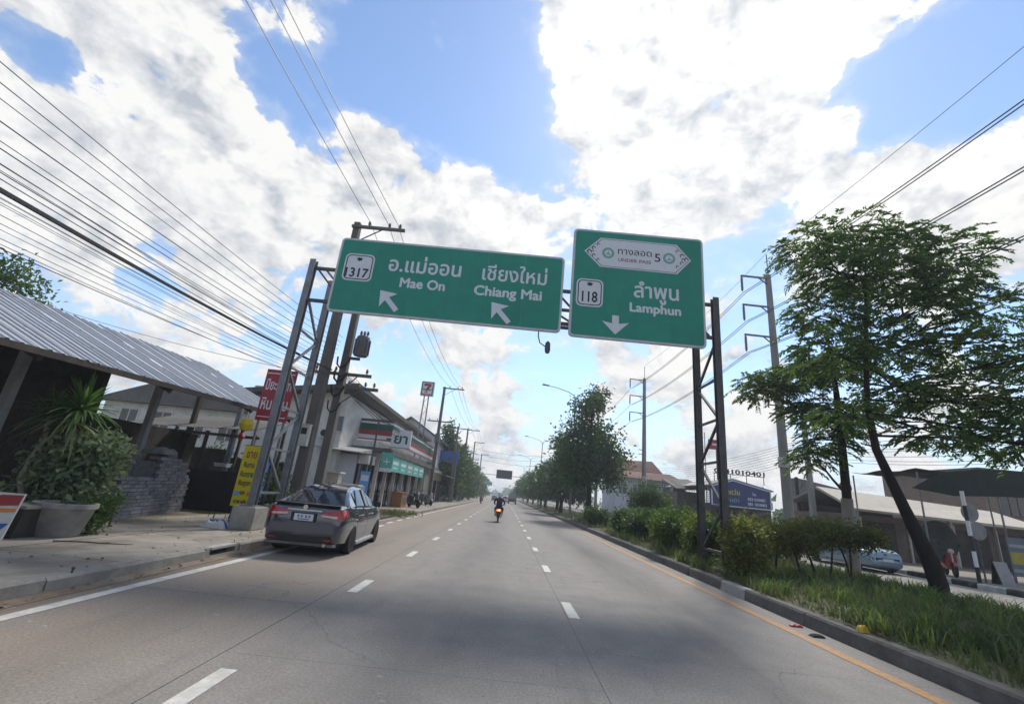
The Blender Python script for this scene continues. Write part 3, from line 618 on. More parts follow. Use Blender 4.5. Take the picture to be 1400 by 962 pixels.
for (x, z, h, lab) in ((-6.72, .95, .86, 'cream utility cabinet on a stand behind the parked car, tallest of two'), (-5.95, .85, .55, 'low grey utility cabinet with white lid behind the parked car')):
    cb = thing('utility_cabinet', lab, 'cabinet', (x, 18.2, .14))
    MB().box(-.28, .28, -.2, .2, z - .14, z + h - .14).build('case', 'cabinet_cream' if h > .7 else 'transformer_grey', cb, bevel=.01)
    MB().box(-.36, .36, -.28, .28, z + h - .14, z + h - .08).build('lid', 'box_white', cb)
    MB().box(-.1, .1, -.1, .1, 0, z - .14).build('stand', 'pole_concrete', cb); MB().box(.02, .18, -.215, -.2, z + .1, z + .35).build('door', 'sign_black', cb)
far_lab = ['utility pole with double crossarm beyond the white shop signs', 'second utility pole past the pharmacy row', 'third distant utility pole before the blue haze of trees', 'farthest slim utility pole over the left treetops', 'distant utility pole near the far gantry']
for i, Y in enumerate((44, 60, 74, 92, 120)):
    p = street_pole(far_lab[i], (-7.0, Y, .14), 11.2 if i != 1 else 9.6, .17, .11, ((11.05, 1, 2.0), (7.7, 0, 1.2)) if i != 1 else ((9.3, 0, 1.6),), group='utility poles along the pavement')
    if i == 0: MB().box(-.2, .25, -.45, -.15, 5.7, 6.5).build('transformer', 'transformer_grey', p)
def wire(name, label, p0, p1, sag, r, m, group, cat='wire', seg=22, mid=None):
    P = []; a, b = Vector(p0), Vector(p1)
    for i in range(seg + 1):
        t = i / seg; q = a.lerp(b, t); q.z -= sag * 4 * t * (1 - t); P.append(q)
    o = MB().tube(P, r, 4).build(name, m, None); return tag(o, label, cat, group)
g = 'power lines over the pavement side'
for wn_, (xa, za, xb) in zip(('innermost', 'middle', 'outermost'), ((-6.48, 11.6, -7.25), (-5.75, 11.6, -7.05), (-5.35, 11.6, -6.95))):
    wire('power_line', wn_ + ' of three thin wires from the sign-top crossarm up over the road edge', (xa, 15.85, za), (xb, -14, 11.9), .35, .011, 'wire_grey', 'three top wires towards the viewer')
    wire('power_line', wn_ + ' of three wires sagging behind the green sign to the next pole', (xa, 15.9, za), (xa + .1, 43.9, 11.3), .9, .012, 'wire_grey', 'three top wires to the next pole')
    for y0, y1 in ((43.9, 73.9), (73.9, 119.9)): wire('power_line', 'one of the far wires strung pole to pole down the street', (xa + .1, y0, 11.3), (xa + .1, y1, 11.3), .8, .014, 'wire_grey', 'far wires pole to pole')
pole_z = [6.75, 6.55, 6.40, 6.25, 6.1, 5.95, 5.82, 5.72]; zs = [6.06, 5.85, 5.69, 5.45, 5.24, 5.17, 5.0, 4.92]
for i, (zp, zn) in enumerate(zip(pole_z, zs)):
    s = (zp - zn) / .894; wire('overhead_wire', ('topmost', 'second', 'third', 'fourth', 'fifth', 'sixth', 'seventh', 'lowest')[i] + ' of eight parallel thin wires crossing the upper left sky', (-6.75 - .03 * i, 16.3, zp), (-6.5 - .03 * i, -19, zp), s, (.007, .007, .006, .009, .006, .008, .006, .007)[i], 'wire_grey', 'parallel wires above the shed roof')
wire('overhead_cable', 'thickest black bundled cable swooping from the left edge to the pole', (-6.85, 16.2, 5.42), (-6.5, -19, 5.4), .86, .032, 'cable_black', None, 'cable')
for i in range(17):
    zp = 5.6 - .05 * i + rnd.uniform(-.05, .05); zn = 5.0 - .06 * i + rnd.uniform(-.09, .09)
    wire('telecom_cable', 'one of many slack grey telephone cables below the thick black bundle', (-6.9 + rnd.uniform(-.1, .1), 16.2, zp), (-6.6 + rnd.uniform(-.25, .2), -19, zp + rnd.uniform(-.25, .25)), (zp - zn) / .894 + rnd.uniform(-.03, .06), rnd.choice((.004, .005, .007)), 'wire_grey' if i % 3 else 'cable_black', 'slack telephone cables')
    wire('telecom_cable', 'one of the telephone cables hung from pole to pole past the shops', (-6.75 + rnd.uniform(-.1, .1), 16.8, zp + .2), (-7.0, 44, zp + .4), rnd.uniform(.4, .9), .009, 'cable_black', 'telephone cables past the shops')
wire('overhead_wire', 'single thin wire running low across the sky over the shed ridge', (-7.1, 16, 5.15), (-24, 15.5, 8.4), .5, .010, 'wire_grey', None)

# high-tension poles in the far edge of the median, insulators on side arms
def ht_pole(label, y, group='high-tension poles beside the opposite road'):
    p = thing('transmission_pole', label, 'pole', (12.36, y, .05), 0, group)
    MB().tube([(0, 0, -.3), (0, 0, 13.5)], [.23, .14], 12).build('shaft', 'pole_concrete', p, smooth=True)
    MB().tube([(.02, 0, 13.4), (.02, 0, 14.7)], .025, 6).build('lightning_rod', 'dark_steel', p)
    MB().lathe([(.24, 3.9), (.25, 3.95), (.25, 4.3), (.24, 4.35)], 14).build('pole_band', 'box_white', p)
    for z in (13.3, 11.7, 10.1):
        a = MB().bar((.0, -.05, z), (-1.42, -.05, z + .02), .09, .07).build('side_arm', 'galv_steel', p)
        MB().bar((-.1, -.05, z - .35), (-.5, -.05, z - .02), .045).build('arm_brace', 'galv_steel', p)
        prof = [(.015, 0)]
        for k in range(6): prof += [(.065, -.10 - k * .115), (.03, -.135 - k * .115), (.065, -.17 - k * .115)]
        MB().lathe(prof + [(.015, -.84)], 10, (-1.38, -.05, z - .02)).build('insulator_string', 'porcelain', a, smooth=True)
    for z in (6.7, 6.3): MB().bar((-.55, -.1, z), (.1, -.1, z), .05).build('bracket', 'dark_steel', p)
    return p
ht_pole('tall grey concrete transmission pole rising beside the big median tree', 20.5); ht_pole('farther transmission pole standing right of the leafy median tree', 41.8)
ht_pole('distant transmission pole hidden mostly by median trees', 64)
for k, z in enumerate((12.45, 10.85, 9.25)):
    for dx in (0, .13):
        wire('transmission_line', ('one of the paired top', 'one of the paired middle', 'one of the paired bottom')[k] + ' conductors rising to the upper right corner, ' + ('road side' if dx == 0 else 'shop side') + ' one', (11.04 + dx, 20.45, z), (11.2 + dx, -26, z + .6), 1.55, .016, 'wire_grey', 'conductor pair %s' % 'abc'[k])
        wire('transmission_line', ('one of the far paired top', 'one of the far paired middle', 'one of the far paired bottom')[k] + ' conductors between the two transmission poles, ' + ('road side' if dx == 0 else 'shop side') + ' one', (11.04 + dx, 20.45, z), (11.04 + dx, 41.75, z), .45, .016, 'wire_grey', 'far conductor pair %s' % 'abc'[k])
    wire('transmission_line', 'one of the conductors beyond the farther transmission pole', (11.04, 41.75, z), (11.04, 63.9, z), .5, .016, 'wire_grey', 'conductors beyond the second pole')
wire('ground_wire', 'thin topmost wire from the pole tip to the upper right corner', (12.44, 20.5, 14.9), (12.5, -26, 15.4), 1.3, .009, 'wire_grey', None)
wire('ground_wire', 'thin topmost wire between the tips of the two transmission poles', (12.44, 20.5, 14.9), (12.44, 41.8, 14.9), .4, .009, 'wire_grey', None)
for i in range(3): wire('crossing_wire', 'one of the far wires crossing high above the road', (-7, 74 + i * 3, 8.6 - i * .5), (12.4, 70 + i * 4, 9.4 - i * .6), 1.2, .018, 'cable_black', 'far wires crossing the road')

# ================================================================ LEFT SIDE: stone yard shed, plants, signs, shops
mat('roof_sheet', (.36, .38, .41), .5, .08, 3, metal=.3, dirt=(.21, .185, .165), dscale=.8)
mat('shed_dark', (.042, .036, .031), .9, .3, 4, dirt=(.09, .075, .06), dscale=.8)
mat('timber_dark', (.06, .048, .04), .9, .25, 5, stretch=(1, 1, .3))
mat('post_grey', (.30, .30, .30), .85, .15, 4, dirt=(.16, .155, .15), dscale=1)
mat('slate', (.175, .18, .19), .9, .2, 9, bump=.4, isl=.22)
mat('old_tile', (.13, .125, .12), .9, .2, 4, bump=.2, dirt=(.07, .065, .06), dscale=1)
mat('wall_white', (.58, .57, .54), .85, .10, 3, dirt=(.34, .32, .29), dscale=.7)
mat('wall_lilac', (.50, .50, .56), .85, .06, 3, dirt=(.38, .37, .38), dscale=.8)
mat('wall_cream', (.55, .50, .42), .85, .08, 3, dirt=(.38, .34, .28), dscale=.8)
mat('pot_grey', (.22, .215, .20), .85, .18, 5, bump=.25, dirt=(.10, .10, .09), dscale=1.8)
mat('board_yellow', (.62, .50, .02), .5, .08, 4, dirt=(.48, .37, .03), dscale=2)
mat('board_red', (.30, .018, .03), .5, .1, 4, dirt=(.22, .02, .03), dscale=2)
mat('paint_red', (.30, .035, .035), .5, .1, 4); mat('stripe_orange', (.42, .20, .13), .5, .1, 4); mat('paint_blue', (.03, .10, .34), .5, .1, 4); mat('paint_orange', (.62, .20, .04), .5, .1, 4)
mat('paint_green_dark', (.01, .075, .055), .5, .1, 4); mat('paint_teal', (.10, .38, .32), .5, .12, 3); mat('paint_skyblue', (.12, .34, .62), .5, .1, 4)
mat('roof_dark', (.09, .08, .075), .85, .2, 3, dirt=(.15, .14, .13), dscale=1)
mat('wood_orange', (.30, .13, .05), .6, .2, 6)
mat('plastic_black', (.02, .02, .022), .5, .15, 6); mat('tarp_grey', (.22, .22, .21), .8, .15, 5)
leafmat('leaf_palm', (.03, .09, .02), (.13, .22, .055), .35); leafmat('leaf_palm_pale', (.11, .15, .06), (.20, .24, .12), .25)
leafmat('leaf_variegated', (.06, .105, .045), (.30, .35, .20), .35); leafmat('leaf_bright', (.028, .070, .013), (.11, .16, .03), .4)
leafmat('leaf_mid', (.026, .062, .017), (.085, .13, .036), .45); leafmat('leaf_dark', (.022, .052, .016), (.070, .115, .034), .42)
leafmat('leaf_hedge', (.045, .072, .018), (.18, .19, .050), .48)
mat('bark', (.085, .07, .058), .95, .3, 6, bump=.6, bscale=20, stretch=(1, 1, .35)); mat('bark_pale', (.24, .215, .19), .95, .2, 5, bump=.4, bscale=20, stretch=(1, 1, .35)); mat('bark_dark', (.035, .028, .024), .95, .3, 6, bump=.6, bscale=18, stretch=(1, 1, .35))
glassmat('window_dark', (.015, .018, .022)); glassmat('window_blue', (.03, .045, .06))

def leaf_cloud(P, D, L, Wd, fold=.25):
    """one bent quad pair per leaf: P base, D direction, L length, Wd width -> (verts, faces)"""
    P, D = np.asarray(P, float), np.asarray(D, float); n = len(P); D = D / (np.linalg.norm(D, axis=1, keepdims=True) + 1e-9)
    L = np.broadcast_to(L, n)[:, None]; Wd = np.broadcast_to(Wd, n)[:, None]
    r = NR.normal(size=(n, 3)); s = np.cross(D, r); s /= np.linalg.norm(s, axis=1, keepdims=True) + 1e-9; up = np.cross(s, D)
    m = P + D * L * .45; tip = P + D * L - up * L * .12
    V = np.stack([P, m + s * Wd * .5 + up * Wd * fold, tip, m - s * Wd * .5 + up * Wd * fold], 1).reshape(-1, 3)
    i = np.arange(n) * 4; return V, np.stack([i, i + 1, i + 2, i + 3], 1)
def sph(n):
    v = NR.normal(size=(n, 3)); return v / np.linalg.norm(v, axis=1, keepdims=True)
def foliage(name, blobs, n, L, Wd, m, parent=None, shell=.45, droop=.3, origin=(0, 0, 0), clump=14, cr=.22):
    """leaves gathered into clumps inside ellipsoids: blobs = (centre, radii, weight)"""
    tot = sum(b[2] for b in blobs); Ps = []; Ds = []
    for c, r, w in blobs:
        k = max(2, int(n * w / tot / clump)); u = sph(k) * (shell + (1 - shell) * NR.random((k, 1)) ** .6)
        cc = np.array(c) + u * np.array(r)
        q = np.repeat(cc, clump, 0) + NR.normal(size=(k * clump, 3)) * cr
        d = np.repeat(u, clump, 0) * .6 + NR.normal(size=(k * clump, 3)) * .7; d[:, 2] -= droop
        Ps.append(q); Ds.append(d)
    P = np.concatenate(Ps) - np.array(origin); Dd = np.concatenate(Ds); k = len(P)
    V, F = leaf_cloud(P, Dd, L * NR.uniform(.6, 1.35, k), Wd * NR.uniform(.7, 1.3, k)); return np_mesh(name, V, F, m, parent)

# ---- shed with corrugated sheet roof
shed = thing('stone_yard_shed', 'long open-fronted shed with grey corrugated roof on slanting posts', 'shed', (-9.0, 9.0, .13))
so = Vector((-9.0, 9.0, .13))
def spart(mb, name, m, **k): mb.v = [tuple(Vector(p) - so) for p in mb.v]; return mb.build(name, m, shed, **k)
def eave_z(y): return 3.02 + .04 * y
dXr, dZr = -3.75, 1.72
sh = MB(); prof = []
for i in range(3):
    b0 = i * .25; prof += [(b0, 0), (b0 + .13, 0), (b0 + .155, .035), (b0 + .205, .035), (b0 + .23, 0)]
prof.append((.75, 0)); n = len(prof)
sh.add([(0, u, v) for u, v in prof] + [(dXr, u, v + dZr) for u, v in prof], [(i, i + 1, n + i + 1, n + i) for i in range(n - 1)])
first = None; y = -.4; cnt = 0
while y < 17.6:
    if first is None: s_ = first = sh.build('roof_sheet', 'roof_sheet', shed)
    else: s_ = first.copy(); C.objects.link(s_); s_.parent = shed
    s_.location = (-8.62 - so.x + rnd.uniform(-.025, .02), y - so.y, eave_z(y) - so.z ); y += .75; cnt += 1
for fx, fz in ((.25, -.07), (-1.2, -.09), (-2.4, -.09), (-3.5, -.09)):
    x = -8.9 + fx if fx > 0 else -8.62 + fx; t = (x + 8.62) / dXr
    spart(MB().bar((x, -.2, eave_z(-.2) + t * dZr + fz), (x, 17.9, eave_z(17.9) + t * dZr + fz), .07, .12), 'purlin', 'timber_dark')
for yy in (-.2, 2.7, 6.2, 8.0, 11.3, 15.05, 17.8):
    spart(MB().bar((-8.7, yy, eave_z(yy) - .16), (-12.3, yy, eave_z(yy) + 1.72 - .2), .06, .12), 'rafter', 'timber_dark')
for yy in (5.4, 9.43, 13.3, 17.6):
    spart(MB().box(-10.68, -10.52, yy - .08, yy + .08, .10, eave_z(yy) + .78), 'post', 'post_grey' if yy < 15 else 'galv_steel')
    spart(MB().box(-12.4, -12.25, yy - .08, yy + .08, .10, eave_z(yy) + 1.5), 'post', 'timber_dark')
for i in range(30):      # boarded back
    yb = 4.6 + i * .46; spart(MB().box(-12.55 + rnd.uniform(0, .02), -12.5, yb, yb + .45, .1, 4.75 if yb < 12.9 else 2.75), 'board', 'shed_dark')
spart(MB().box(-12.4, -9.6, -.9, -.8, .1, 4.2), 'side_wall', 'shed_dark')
# low lean-to of old fibre sheets beyond the yard, with stacked goods below
lt = thing('lean_to', 'low lean-to roof of old wavy grey sheets behind the brick stack', 'lean-to', (-11.5, 17.5, .13))
lp0 = None
for i in range(9):
    mb = MB(); pr = [(k * .055, .022 * math.cos(k * math.pi)) for k in range(11)]
    nn = len(pr); mb.add([(u, 0, v) for u, v in pr] + [(u, 2.7, v + .75) for u, v in pr], [(q, q + 1, nn + q + 1, nn + q) for q in range(nn - 1)])
    if lp0 is None: q = lp0 = mb.build('roof_sheet', 'old_tile', lt)
    else: q = lp0.copy(); C.objects.link(q); q.parent = lt
    q.location = (-2.9 + i * .54, -.5, 2.72 + i * .02 + (.008 if i % 2 else 0))
for x in (-2.7, .1, 1.9): MB().box(x - .05, x + .05, -.3, -.2, 0, 2.74).build('post', 'timber_dark', lt); MB().box(x - .05, x + .05, 1.9, 2.0, 0, 3.34).build('post', 'timber_dark', lt)
MB().box(-3.0, 2.1, -.33, -.26, 2.58, 2.68).build('beam', 'timber_dark', lt)
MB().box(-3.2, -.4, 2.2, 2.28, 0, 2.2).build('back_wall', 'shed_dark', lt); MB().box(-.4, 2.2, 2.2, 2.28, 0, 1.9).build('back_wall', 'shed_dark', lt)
dw = thing('black_screen', 'black slatted screen standing between the brick stack and the yellow sign', 'screen', (-10.1, 16.6, .13))
for i in range(15): MB().box(-1.15 + i * .16, -1.15 + i * .16 + .15, -.02, .02 + .01 * (i % 2), 0, 1.35).build('slat', 'plastic_black', dw)
MB().box(-1.2, 1.3, .03, .07, .2, .3).build('rail', 'timber_dark', dw); MB().box(-1.2, 1.3, .03, .07, 1.1, 1.2).build('rail', 'timber_dark', dw)
for k, (x, y, z, w, h, m, lab) in enumerate(((-10.2, 16.75, 1.62, .45, .10, 'box_white', 'flat white tray lying on the black screen'), (-9.25, 16.8, 1.62, .30, .16, 'tarp_grey', 'grey bundle set on the end of the black screen'), (-9.7, 18.2, .13, .7, 1.9, 'paint_blue', 'faded blue crate stack deep under the lean-to'))):
    o = thing('stored_goods', lab, 'goods', (x, y, z)); MB().box(-w / 2, w / 2, -.16, .16, 0, h).build('body', m, o, bevel=.02); MB().box(-w / 2 - .015, w / 2 + .015, -.175, .175, h, h + .03).build('lid', m, o)
# stacked slate bricks, each its own piece
bs = thing('brick_stack', 'stepped stack of grey slate bricks beside the leafy plants', 'bricks', (-9.42, 11.45, .13), math.atan2(3.3, -.85))
cols = [1.02, 1.02, 1.05, 1.05, 1.08, 1.08, 1.62, 1.68, 1.68, 1.66, 1.6, 1.5, 1.32, 1.1]
bm0 = MB().box(0, .292, -.07, .07, 0, .088).build('brick', 'slate', bs, bevel=.006); used = False
for r in range(18):
    z = r * .094; off = .146 if r % 2 else 0
    for c, h in enumerate(cols):
        if z + .09 > h + .02: continue
        x = c * .297 + off + rnd.uniform(-.008, .008)
        for dpt in ((0, .15) if z + .2 > h else (0,)):
            if not used: b = bm0; used = True
            else: b = bm0.copy(); C.objects.link(b); b.parent = bs
            b.location = (x, dpt + rnd.uniform(-.018, .018), z); b.rotation_euler = (0, 0, rnd.uniform(-.03, .03))
MB().box(.1, 4.0, .09, .6, 0, .98).build('core', 'slate', bs); MB().box(1.95, 3.5, .09, .6, .98, 1.45).build('core', 'slate', bs)
# crumpled tarp on the stack
def crumple(name, lab, cat, loc, sx, sy, h, m, seed, stripe=None):
    q = random.Random(seed); n = 12; V = []; F = []
    for j in range(n + 1):
        for i in range(n + 1):
            u, v = i / n * 2 - 1, j / n * 2 - 1; e = max(0, 1 - u ** 4) * max(0, 1 - v ** 4)
            V.append((u * sx * (1 + .1 * q.uniform(-1, 1)), v * sy * (1 + .1 * q.uniform(-1, 1)), e ** .5 * h * (.6 + .5 * q.random())))
    for j in range(n):
        for i in range(n): a = j * (n + 1) + i; F.append((a, a + 1, a + n + 2, a + n + 1))
    o = np_mesh(name, V, F, m, smooth=True); o.location = loc
    if stripe:
        F2 = [f for k, f in enumerate(F) if (k // n) in stripe[0] and (k % n) > 1]; np_mesh('printed_stripe', np.array(V) + np.array((0, 0, .006)), F2, stripe[1], o)
    return tag(o, lab, cat)
crumple('tarp', 'pale grey crumpled tarp draped on top of the brick stack', 'tarp', (-10.2, 13.6, 1.80), .40, .3, .2, 'tarp_grey', 3)
crumple('cement_sack', 'white sack with blue print lying at the gantry footing', 'sack', (-7.18, 12.25, .147), .30, .20, .2, 'box_white', 5, ((3, 4, 8), 'paint_blue'))
# ---- plants by the shed
def strap_leaves(name, P, n, L, w, m, par, el=(10, 80), droop=1.0):
    V = []; F = []
    for _ in range(n):
        a = rnd.uniform(0, 2 * math.pi); e = R(rnd.uniform(*el)); l = L * rnd.uniform(.7, 1.15); ww = w * rnd.uniform(.8, 1.2); b = len(V); s = 5
        for i in range(s + 1):
            t = i / s; hh = l * t; x = hh * math.cos(e); z = hh * math.sin(e) - droop * l * .55 * t * t * math.cos(e) - .1 * droop * t * t * l
            wd = ww * (1 - t ** 2.5) * (.5 + .5 * min(1, t * 4)); c, q = math.cos(a), math.sin(a)
            V += [(P[0] + x * c - wd * q, P[1] + x * q + wd * c, P[2] + z), (P[0] + x * c, P[1] + x * q, P[2] + z - wd * .35), (P[0] + x * c + wd * q, P[1] + x * q - wd * c, P[2] + z)]
        for i in range(s):
            for k in range(2): F.append((b + 3 * i + k, b + 3 * i + k + 1, b + 3 * i + 4 + k, b + 3 * i + 3 + k))
    return np_mesh(name, V, F, m, par)
dr = thing('dracaena_plant', 'tall dracaena with a spiky fountain of strap leaves before the shed', 'plant', (-9.0, 9.4, .34))
MB().tube([(.0, 0, .2), (-.05, .02, 1.0), (.02, .0, 1.5), (.05, 0, 2.1)], [.07, .06, .055, .05], 8).build('stem', 'bark_pale', dr, smooth=True)
MB().tube([(-.25, -.1, .4), (-.42, -.12, 1.0), (-.38, -.1, 1.6), (-.55, 0, 2.0)], [.06, .055, .05, .04], 8).build('stem', 'bark_pale', dr, smooth=True)
MB().tube([(-.1, -.3, .3), (-.3, -.32, .7), (-.25, -.3, 1.15), (-.1, -.3, 1.5)], [.05, .045, .04, .03], 8).build('stem', 'bark_pale', dr, smooth=True)
strap_leaves('leaves', (.05, 0, 2.08), 120, .95, .035, 'leaf_palm', dr, (-5, 85), .8); strap_leaves('leaves', (-.55, 0, 1.95), 50, .8, .032, 'leaf_palm', dr, (-10, 80), .9)
strap_leaves('leaves', (.02, -.02, 1.85), 40, .95, .036, 'leaf_palm_pale', dr, (-30, 25), 1.2)
fp = thing('flower_pot', 'big round grey concrete pot holding the dracaena stems', 'pot', (-8.02, 8.85, .14))
MB().lathe([(.30, 0), (.34, .06), (.43, .46), (.47, .50), (.47, .58), (.42, .58), (.40, .46), (.0, .46)], 26).build('pot', 'pot_grey', fp, smooth=True)
MB().lathe([(.0, .47), (.39, .47), (.39, .44)], 20).build('soil', 'earth', fp)
tb = thing('planter_box', 'dark low planter trough at the left edge next to the round pot', 'planter', (-8.55, 8.45, .14))
MB().prism([(-.45, 0), (.45, 0), (.52, .48), (-.52, .48)], 'y', -.3, .3).build('trough', 'shed_dark', tb); MB().box(-.55, .55, -.33, .33, .48, .53).build('rim', 'pot_grey', tb)
vs = thing('variegated_shrub', 'bushy shrub with pale variegated leaves beneath the dracaena', 'shrub', (-8.5, 9.6, .14))
foliage('foliage', [((-8.8, 9.6, 1.3), (.62, .5, .55), 1.2), ((-8.5, 9.75, 1.62), (.40, .42, .40), .8), ((-9.2, 9.5, 1.15), (.45, .45, .5), .5), ((-8.6, 9.45, .85), (.42, .4, .3), .4)], 3600, .16, .08, 'leaf_variegated', vs, .35, .35, (-8.5, 9.6, .14), 10, .12)
for a in (-.3, 0, .25): MB().tube([(a * .3, 0, 0), (a, .05, .7), (a * 1.6, 0, 1.3)], [.03, .025, .012], 6).build('stem', 'bark', vs)
ls = thing('low_shrub', 'small bright green shrub on the pavement beside the round pot', 'shrub', (-7.75, 9.2, .14))
foliage('foliage', [((-7.98, 9.3, .46), (.30, .34, .33), 1), ((-7.95, 9.6, .62), (.22, .28, .25), .4)], 1700, .075, .04, 'leaf_mid', ls, .3, .1, (-7.75, 9.2, .14), 10, .07)
MB().tube([(0, 0, 0), (.02, 0, .35)], .02, 6).build('stem', 'bark', ls)
sp_ = thing('spiky_plant', 'tiny lime green rosette plant at the brick stack foot', 'plant', (-8.45, 10.5, .14)); strap_leaves('leaves', (0, 0, .55), 34, .34, .016, 'leaf_bright', sp_, (0, 85), .7); MB().tube([(0, 0, 0), (0, 0, .56)], .02, 6).build('stem', 'bark', sp_)
po_ = thing('poster_board', 'leaning red white and blue printed board at the picture edge', 'board', (-8.17, 7.95, .14), R(12))
MB().hexa([(-.28,-.05,0),(.14,-.05,0),(.14,-.02,0),(-.28,-.02,0),(-.28,.09,.72),(.14,.09,.72),(.14,.12,.72),(-.28,.12,.72)]).build('panel', 'box_white', po_)
for z0, z1, m in ((.50, .70, 'paint_red'), (.40, .49, 'paint_orange'), (.12, .26, 'paint_blue')):
    k = .14 / .72; MB().add([(-.27, -.053 + z0 * k, z0), (.06 + .07 * (z0 > .3), -.053 + z0 * k, z0 + .04), (.13, -.053 + z1 * k, z1), (-.27, -.053 + z1 * k, z1 - .02)], [(0, 1, 2, 3)]).build('print', m, po_)
# ---- boards at the gantry foot
ys = thing('yellow_board', 'narrow tall yellow board with red and black Thai lettering by the gantry footing', 'sign', (-7.2, 13.05, .14))
MB().box(-.245, .245, -.012, .012, .50, 2.12).build('panel', 'board_yellow', ys); MB().box(-.26, .26, .013, .03, .48, 2.14).build('frame', 'dark_steel', ys)
for x in (-.18, .18): MB().box(x - .02, x + .02, .03, .06, 0, 2.1).build('leg', 'dark_steel', ys)
for t, z, h, m, w in (('ขาย', 1.79, .30, 'paint_red', .30), ('หินกาบ', 1.53, .19, 'sign_black', .30), ('หินทราย', 1.28, .19, 'sign_black', .36), ('หินภูเขา', 1.05, .17, 'sign_black', .34), ('ฯลฯ', .80, .17, 'sign_black', .14), ('ราคาส่ง', .575, .14, 'sign_black', .36)): fit_text(t, 'thai_lettering', m, ys, -w / 2, w / 2, z, h, -.0145, .006)
MB().lathe([(0, -.0145), (.07, -.0145), (.07, -.012)], 14, (-.15, 0, .83), 'y').build('print', 'paint_skyblue', ys); MB().lathe([(0, -.0145), (.06, -.0145), (.06, -.012)], 14, (.17, 0, .83), 'y').build('print', 'paint_orange', ys)
rs = thing('red_board', 'dark red board with white Thai lettering behind the gantry legs', 'sign', (-7.9, 14.85, .14))
MB().box(-.51, .51, -.03, .03, 3.05, 4.78).build('panel', 'board_red', rs)
for z in (3.16, 4.63): MB().box(-.47, .47, -.034, -.03, z, z + .03).build('line', 'sign_white', rs)
fit_text('ปิยะภัณฑ์', 'thai_lettering', 'sign_white', rs, -.43, .44, 4.08, .50, -.034, .008); fit_text('หินกาบ', 'thai_lettering', 'sign_white', rs, -.44, .44, 3.42, .54, -.034, .008)
for x in (-.42, .42): MB().box(x - .03, x + .03, .031, .09, 0, 4.7).build('post', 'galv_steel', rs)
lan = thing('paper_lantern', 'yellow green round lantern hanging from the shed eave by the red board', 'lantern', (-8.5, 14.6, 2.98))
MB().lathe([(.05, -.2), (.14, -.17), (.21, 0), (.14, .17), (.05, .2)], 16).build('globe', 'board_yellow', lan, smooth=True); MB().tube([(0, 0, .2), (0, 0, .62)], .008, 5).build('cord', 'cable_black', lan)
lan2 = thing('paper_lantern', 'dark red small lantern hanging just below the yellow one', 'lantern', (-8.62, 14.7, 2.60)); MB().lathe([(.04, -.13), (.12, 0), (.04, .13)], 14).build('globe', 'board_red', lan2, smooth=True); MB().tube([(0, 0, .13), (0, 0, 1.0)], .006, 5).build('cord', 'cable_black', lan2)
# white house seen between shed roof and lean-to
wh = thing('white_house', 'white house with dark windows glimpsed beneath the shed roof', 'house', (-23, 32, 0))
MB().box(-6, 4.6, 0, 6, 0, 5.4).build('wall', 'wall_white', wh); MB().prism([(-6.6, 5.4), (5.2, 5.4), (-.7, 7.6)], 'y', -.5, 6.5).build('roof', 'old_tile', wh)
for x in (-4.6, -2.2, .3, 2.6):
    w = MB().box(x, x + 1.2, -.05, 0, 3.4, 4.9).build('window', 'window_dark', wh); MB().box(x - .08, x, -.07, 0, 3.35, 4.95).build('frame', 'sign_white', w); MB().box(x + 1.2, x + 1.28, -.07, 0, 3.35, 4.95).build('frame', 'sign_white', w); MB().box(x + .56, x + .62, -.07, -.05, 3.4, 4.9).build('mullion', 'sign_white', w)

# ---- row of shops
def window(par, x0, x1, z0, z1, y, m='window_dark', fm='box_white', axis='y', bars=1):
    """window in a wall facing -Y (axis y) or facing +X (axis x, then x0..x1 run along Y and y is the X plane)"""
    def B(a0, a1, b0, b1, c0, c1): return MB().box(a0, a1, b0, b1, c0, c1) if axis == 'y' else MB().box(-b1 + 2 * 0, -b0, a0, a1, c0, c1)
    f = MB()
    def bx(a0, a1, d0, d1, c0, c1):
        if axis == 'y': f.box(a0, a1, y - d1, y - d0, c0, c1)
        else: f.box(y + d0, y + d1, a0, a1, c0, c1)
    bx(x0 - .07, x0, 0, .06, z0 - .07, z1 + .07); bx(x1, x1 + .07, 0, .06, z0 - .07, z1 + .07); bx(x0, x1, 0, .055, z0 - .07, z0); bx(x0, x1, 0, .055, z1, z1 + .07)
    for i in range(bars): c = x0 + (x1 - x0) * (i + 1) / (bars + 1); bx(c - .025, c + .025, .012, .045, z0, z1)
    w = f.build('window', fm, par); f = MB()
    if axis == 'y': f.box(x0, x1, y - .012, y - .002, z0, z1)
    else: f.box(y + .002, y + .012, x0, x1, z0, z1)
    f.build('pane', m, w); return w
SH = thing('shop_house', 'two storey white shop building with dark roof and striped store fascia', 'building', (-7.7, 27.6, .13)); q0 = Vector((-7.7, 27.6, .13))
def hpart(mb, name, m, par=None, **k): mb.v = [tuple(Vector(p) - q0) for p in mb.v]; return mb.build(name, m, par or SH, **k)
hpart(MB().box(-15, -9.5, 25.6, 50, .1, 6.3), 'wall', 'wall_white')
hpart(MB().hexa([(-15.6,24.6,5.6),(-8.7,24.6,6.55),(-8.7,51,6.55),(-15.6,51,5.6),(-15.6,24.6,5.85),(-8.7,24.6,6.8),(-8.7,51,6.8),(-15.6,51,5.85)]), 'roof', 'roof_dark')
hpart(MB().box(-9.49, -7.9, 27.8, 48, 3.0, 4.0), 'ground_floor_head', 'wall_white')
hpart(MB().box(-9.49, -8.6, 27.8, 47.9, .1, 2.99), 'dark_interior_block', 'shed_dark')  # solid block; its dark colour stands for the shade inside the shops
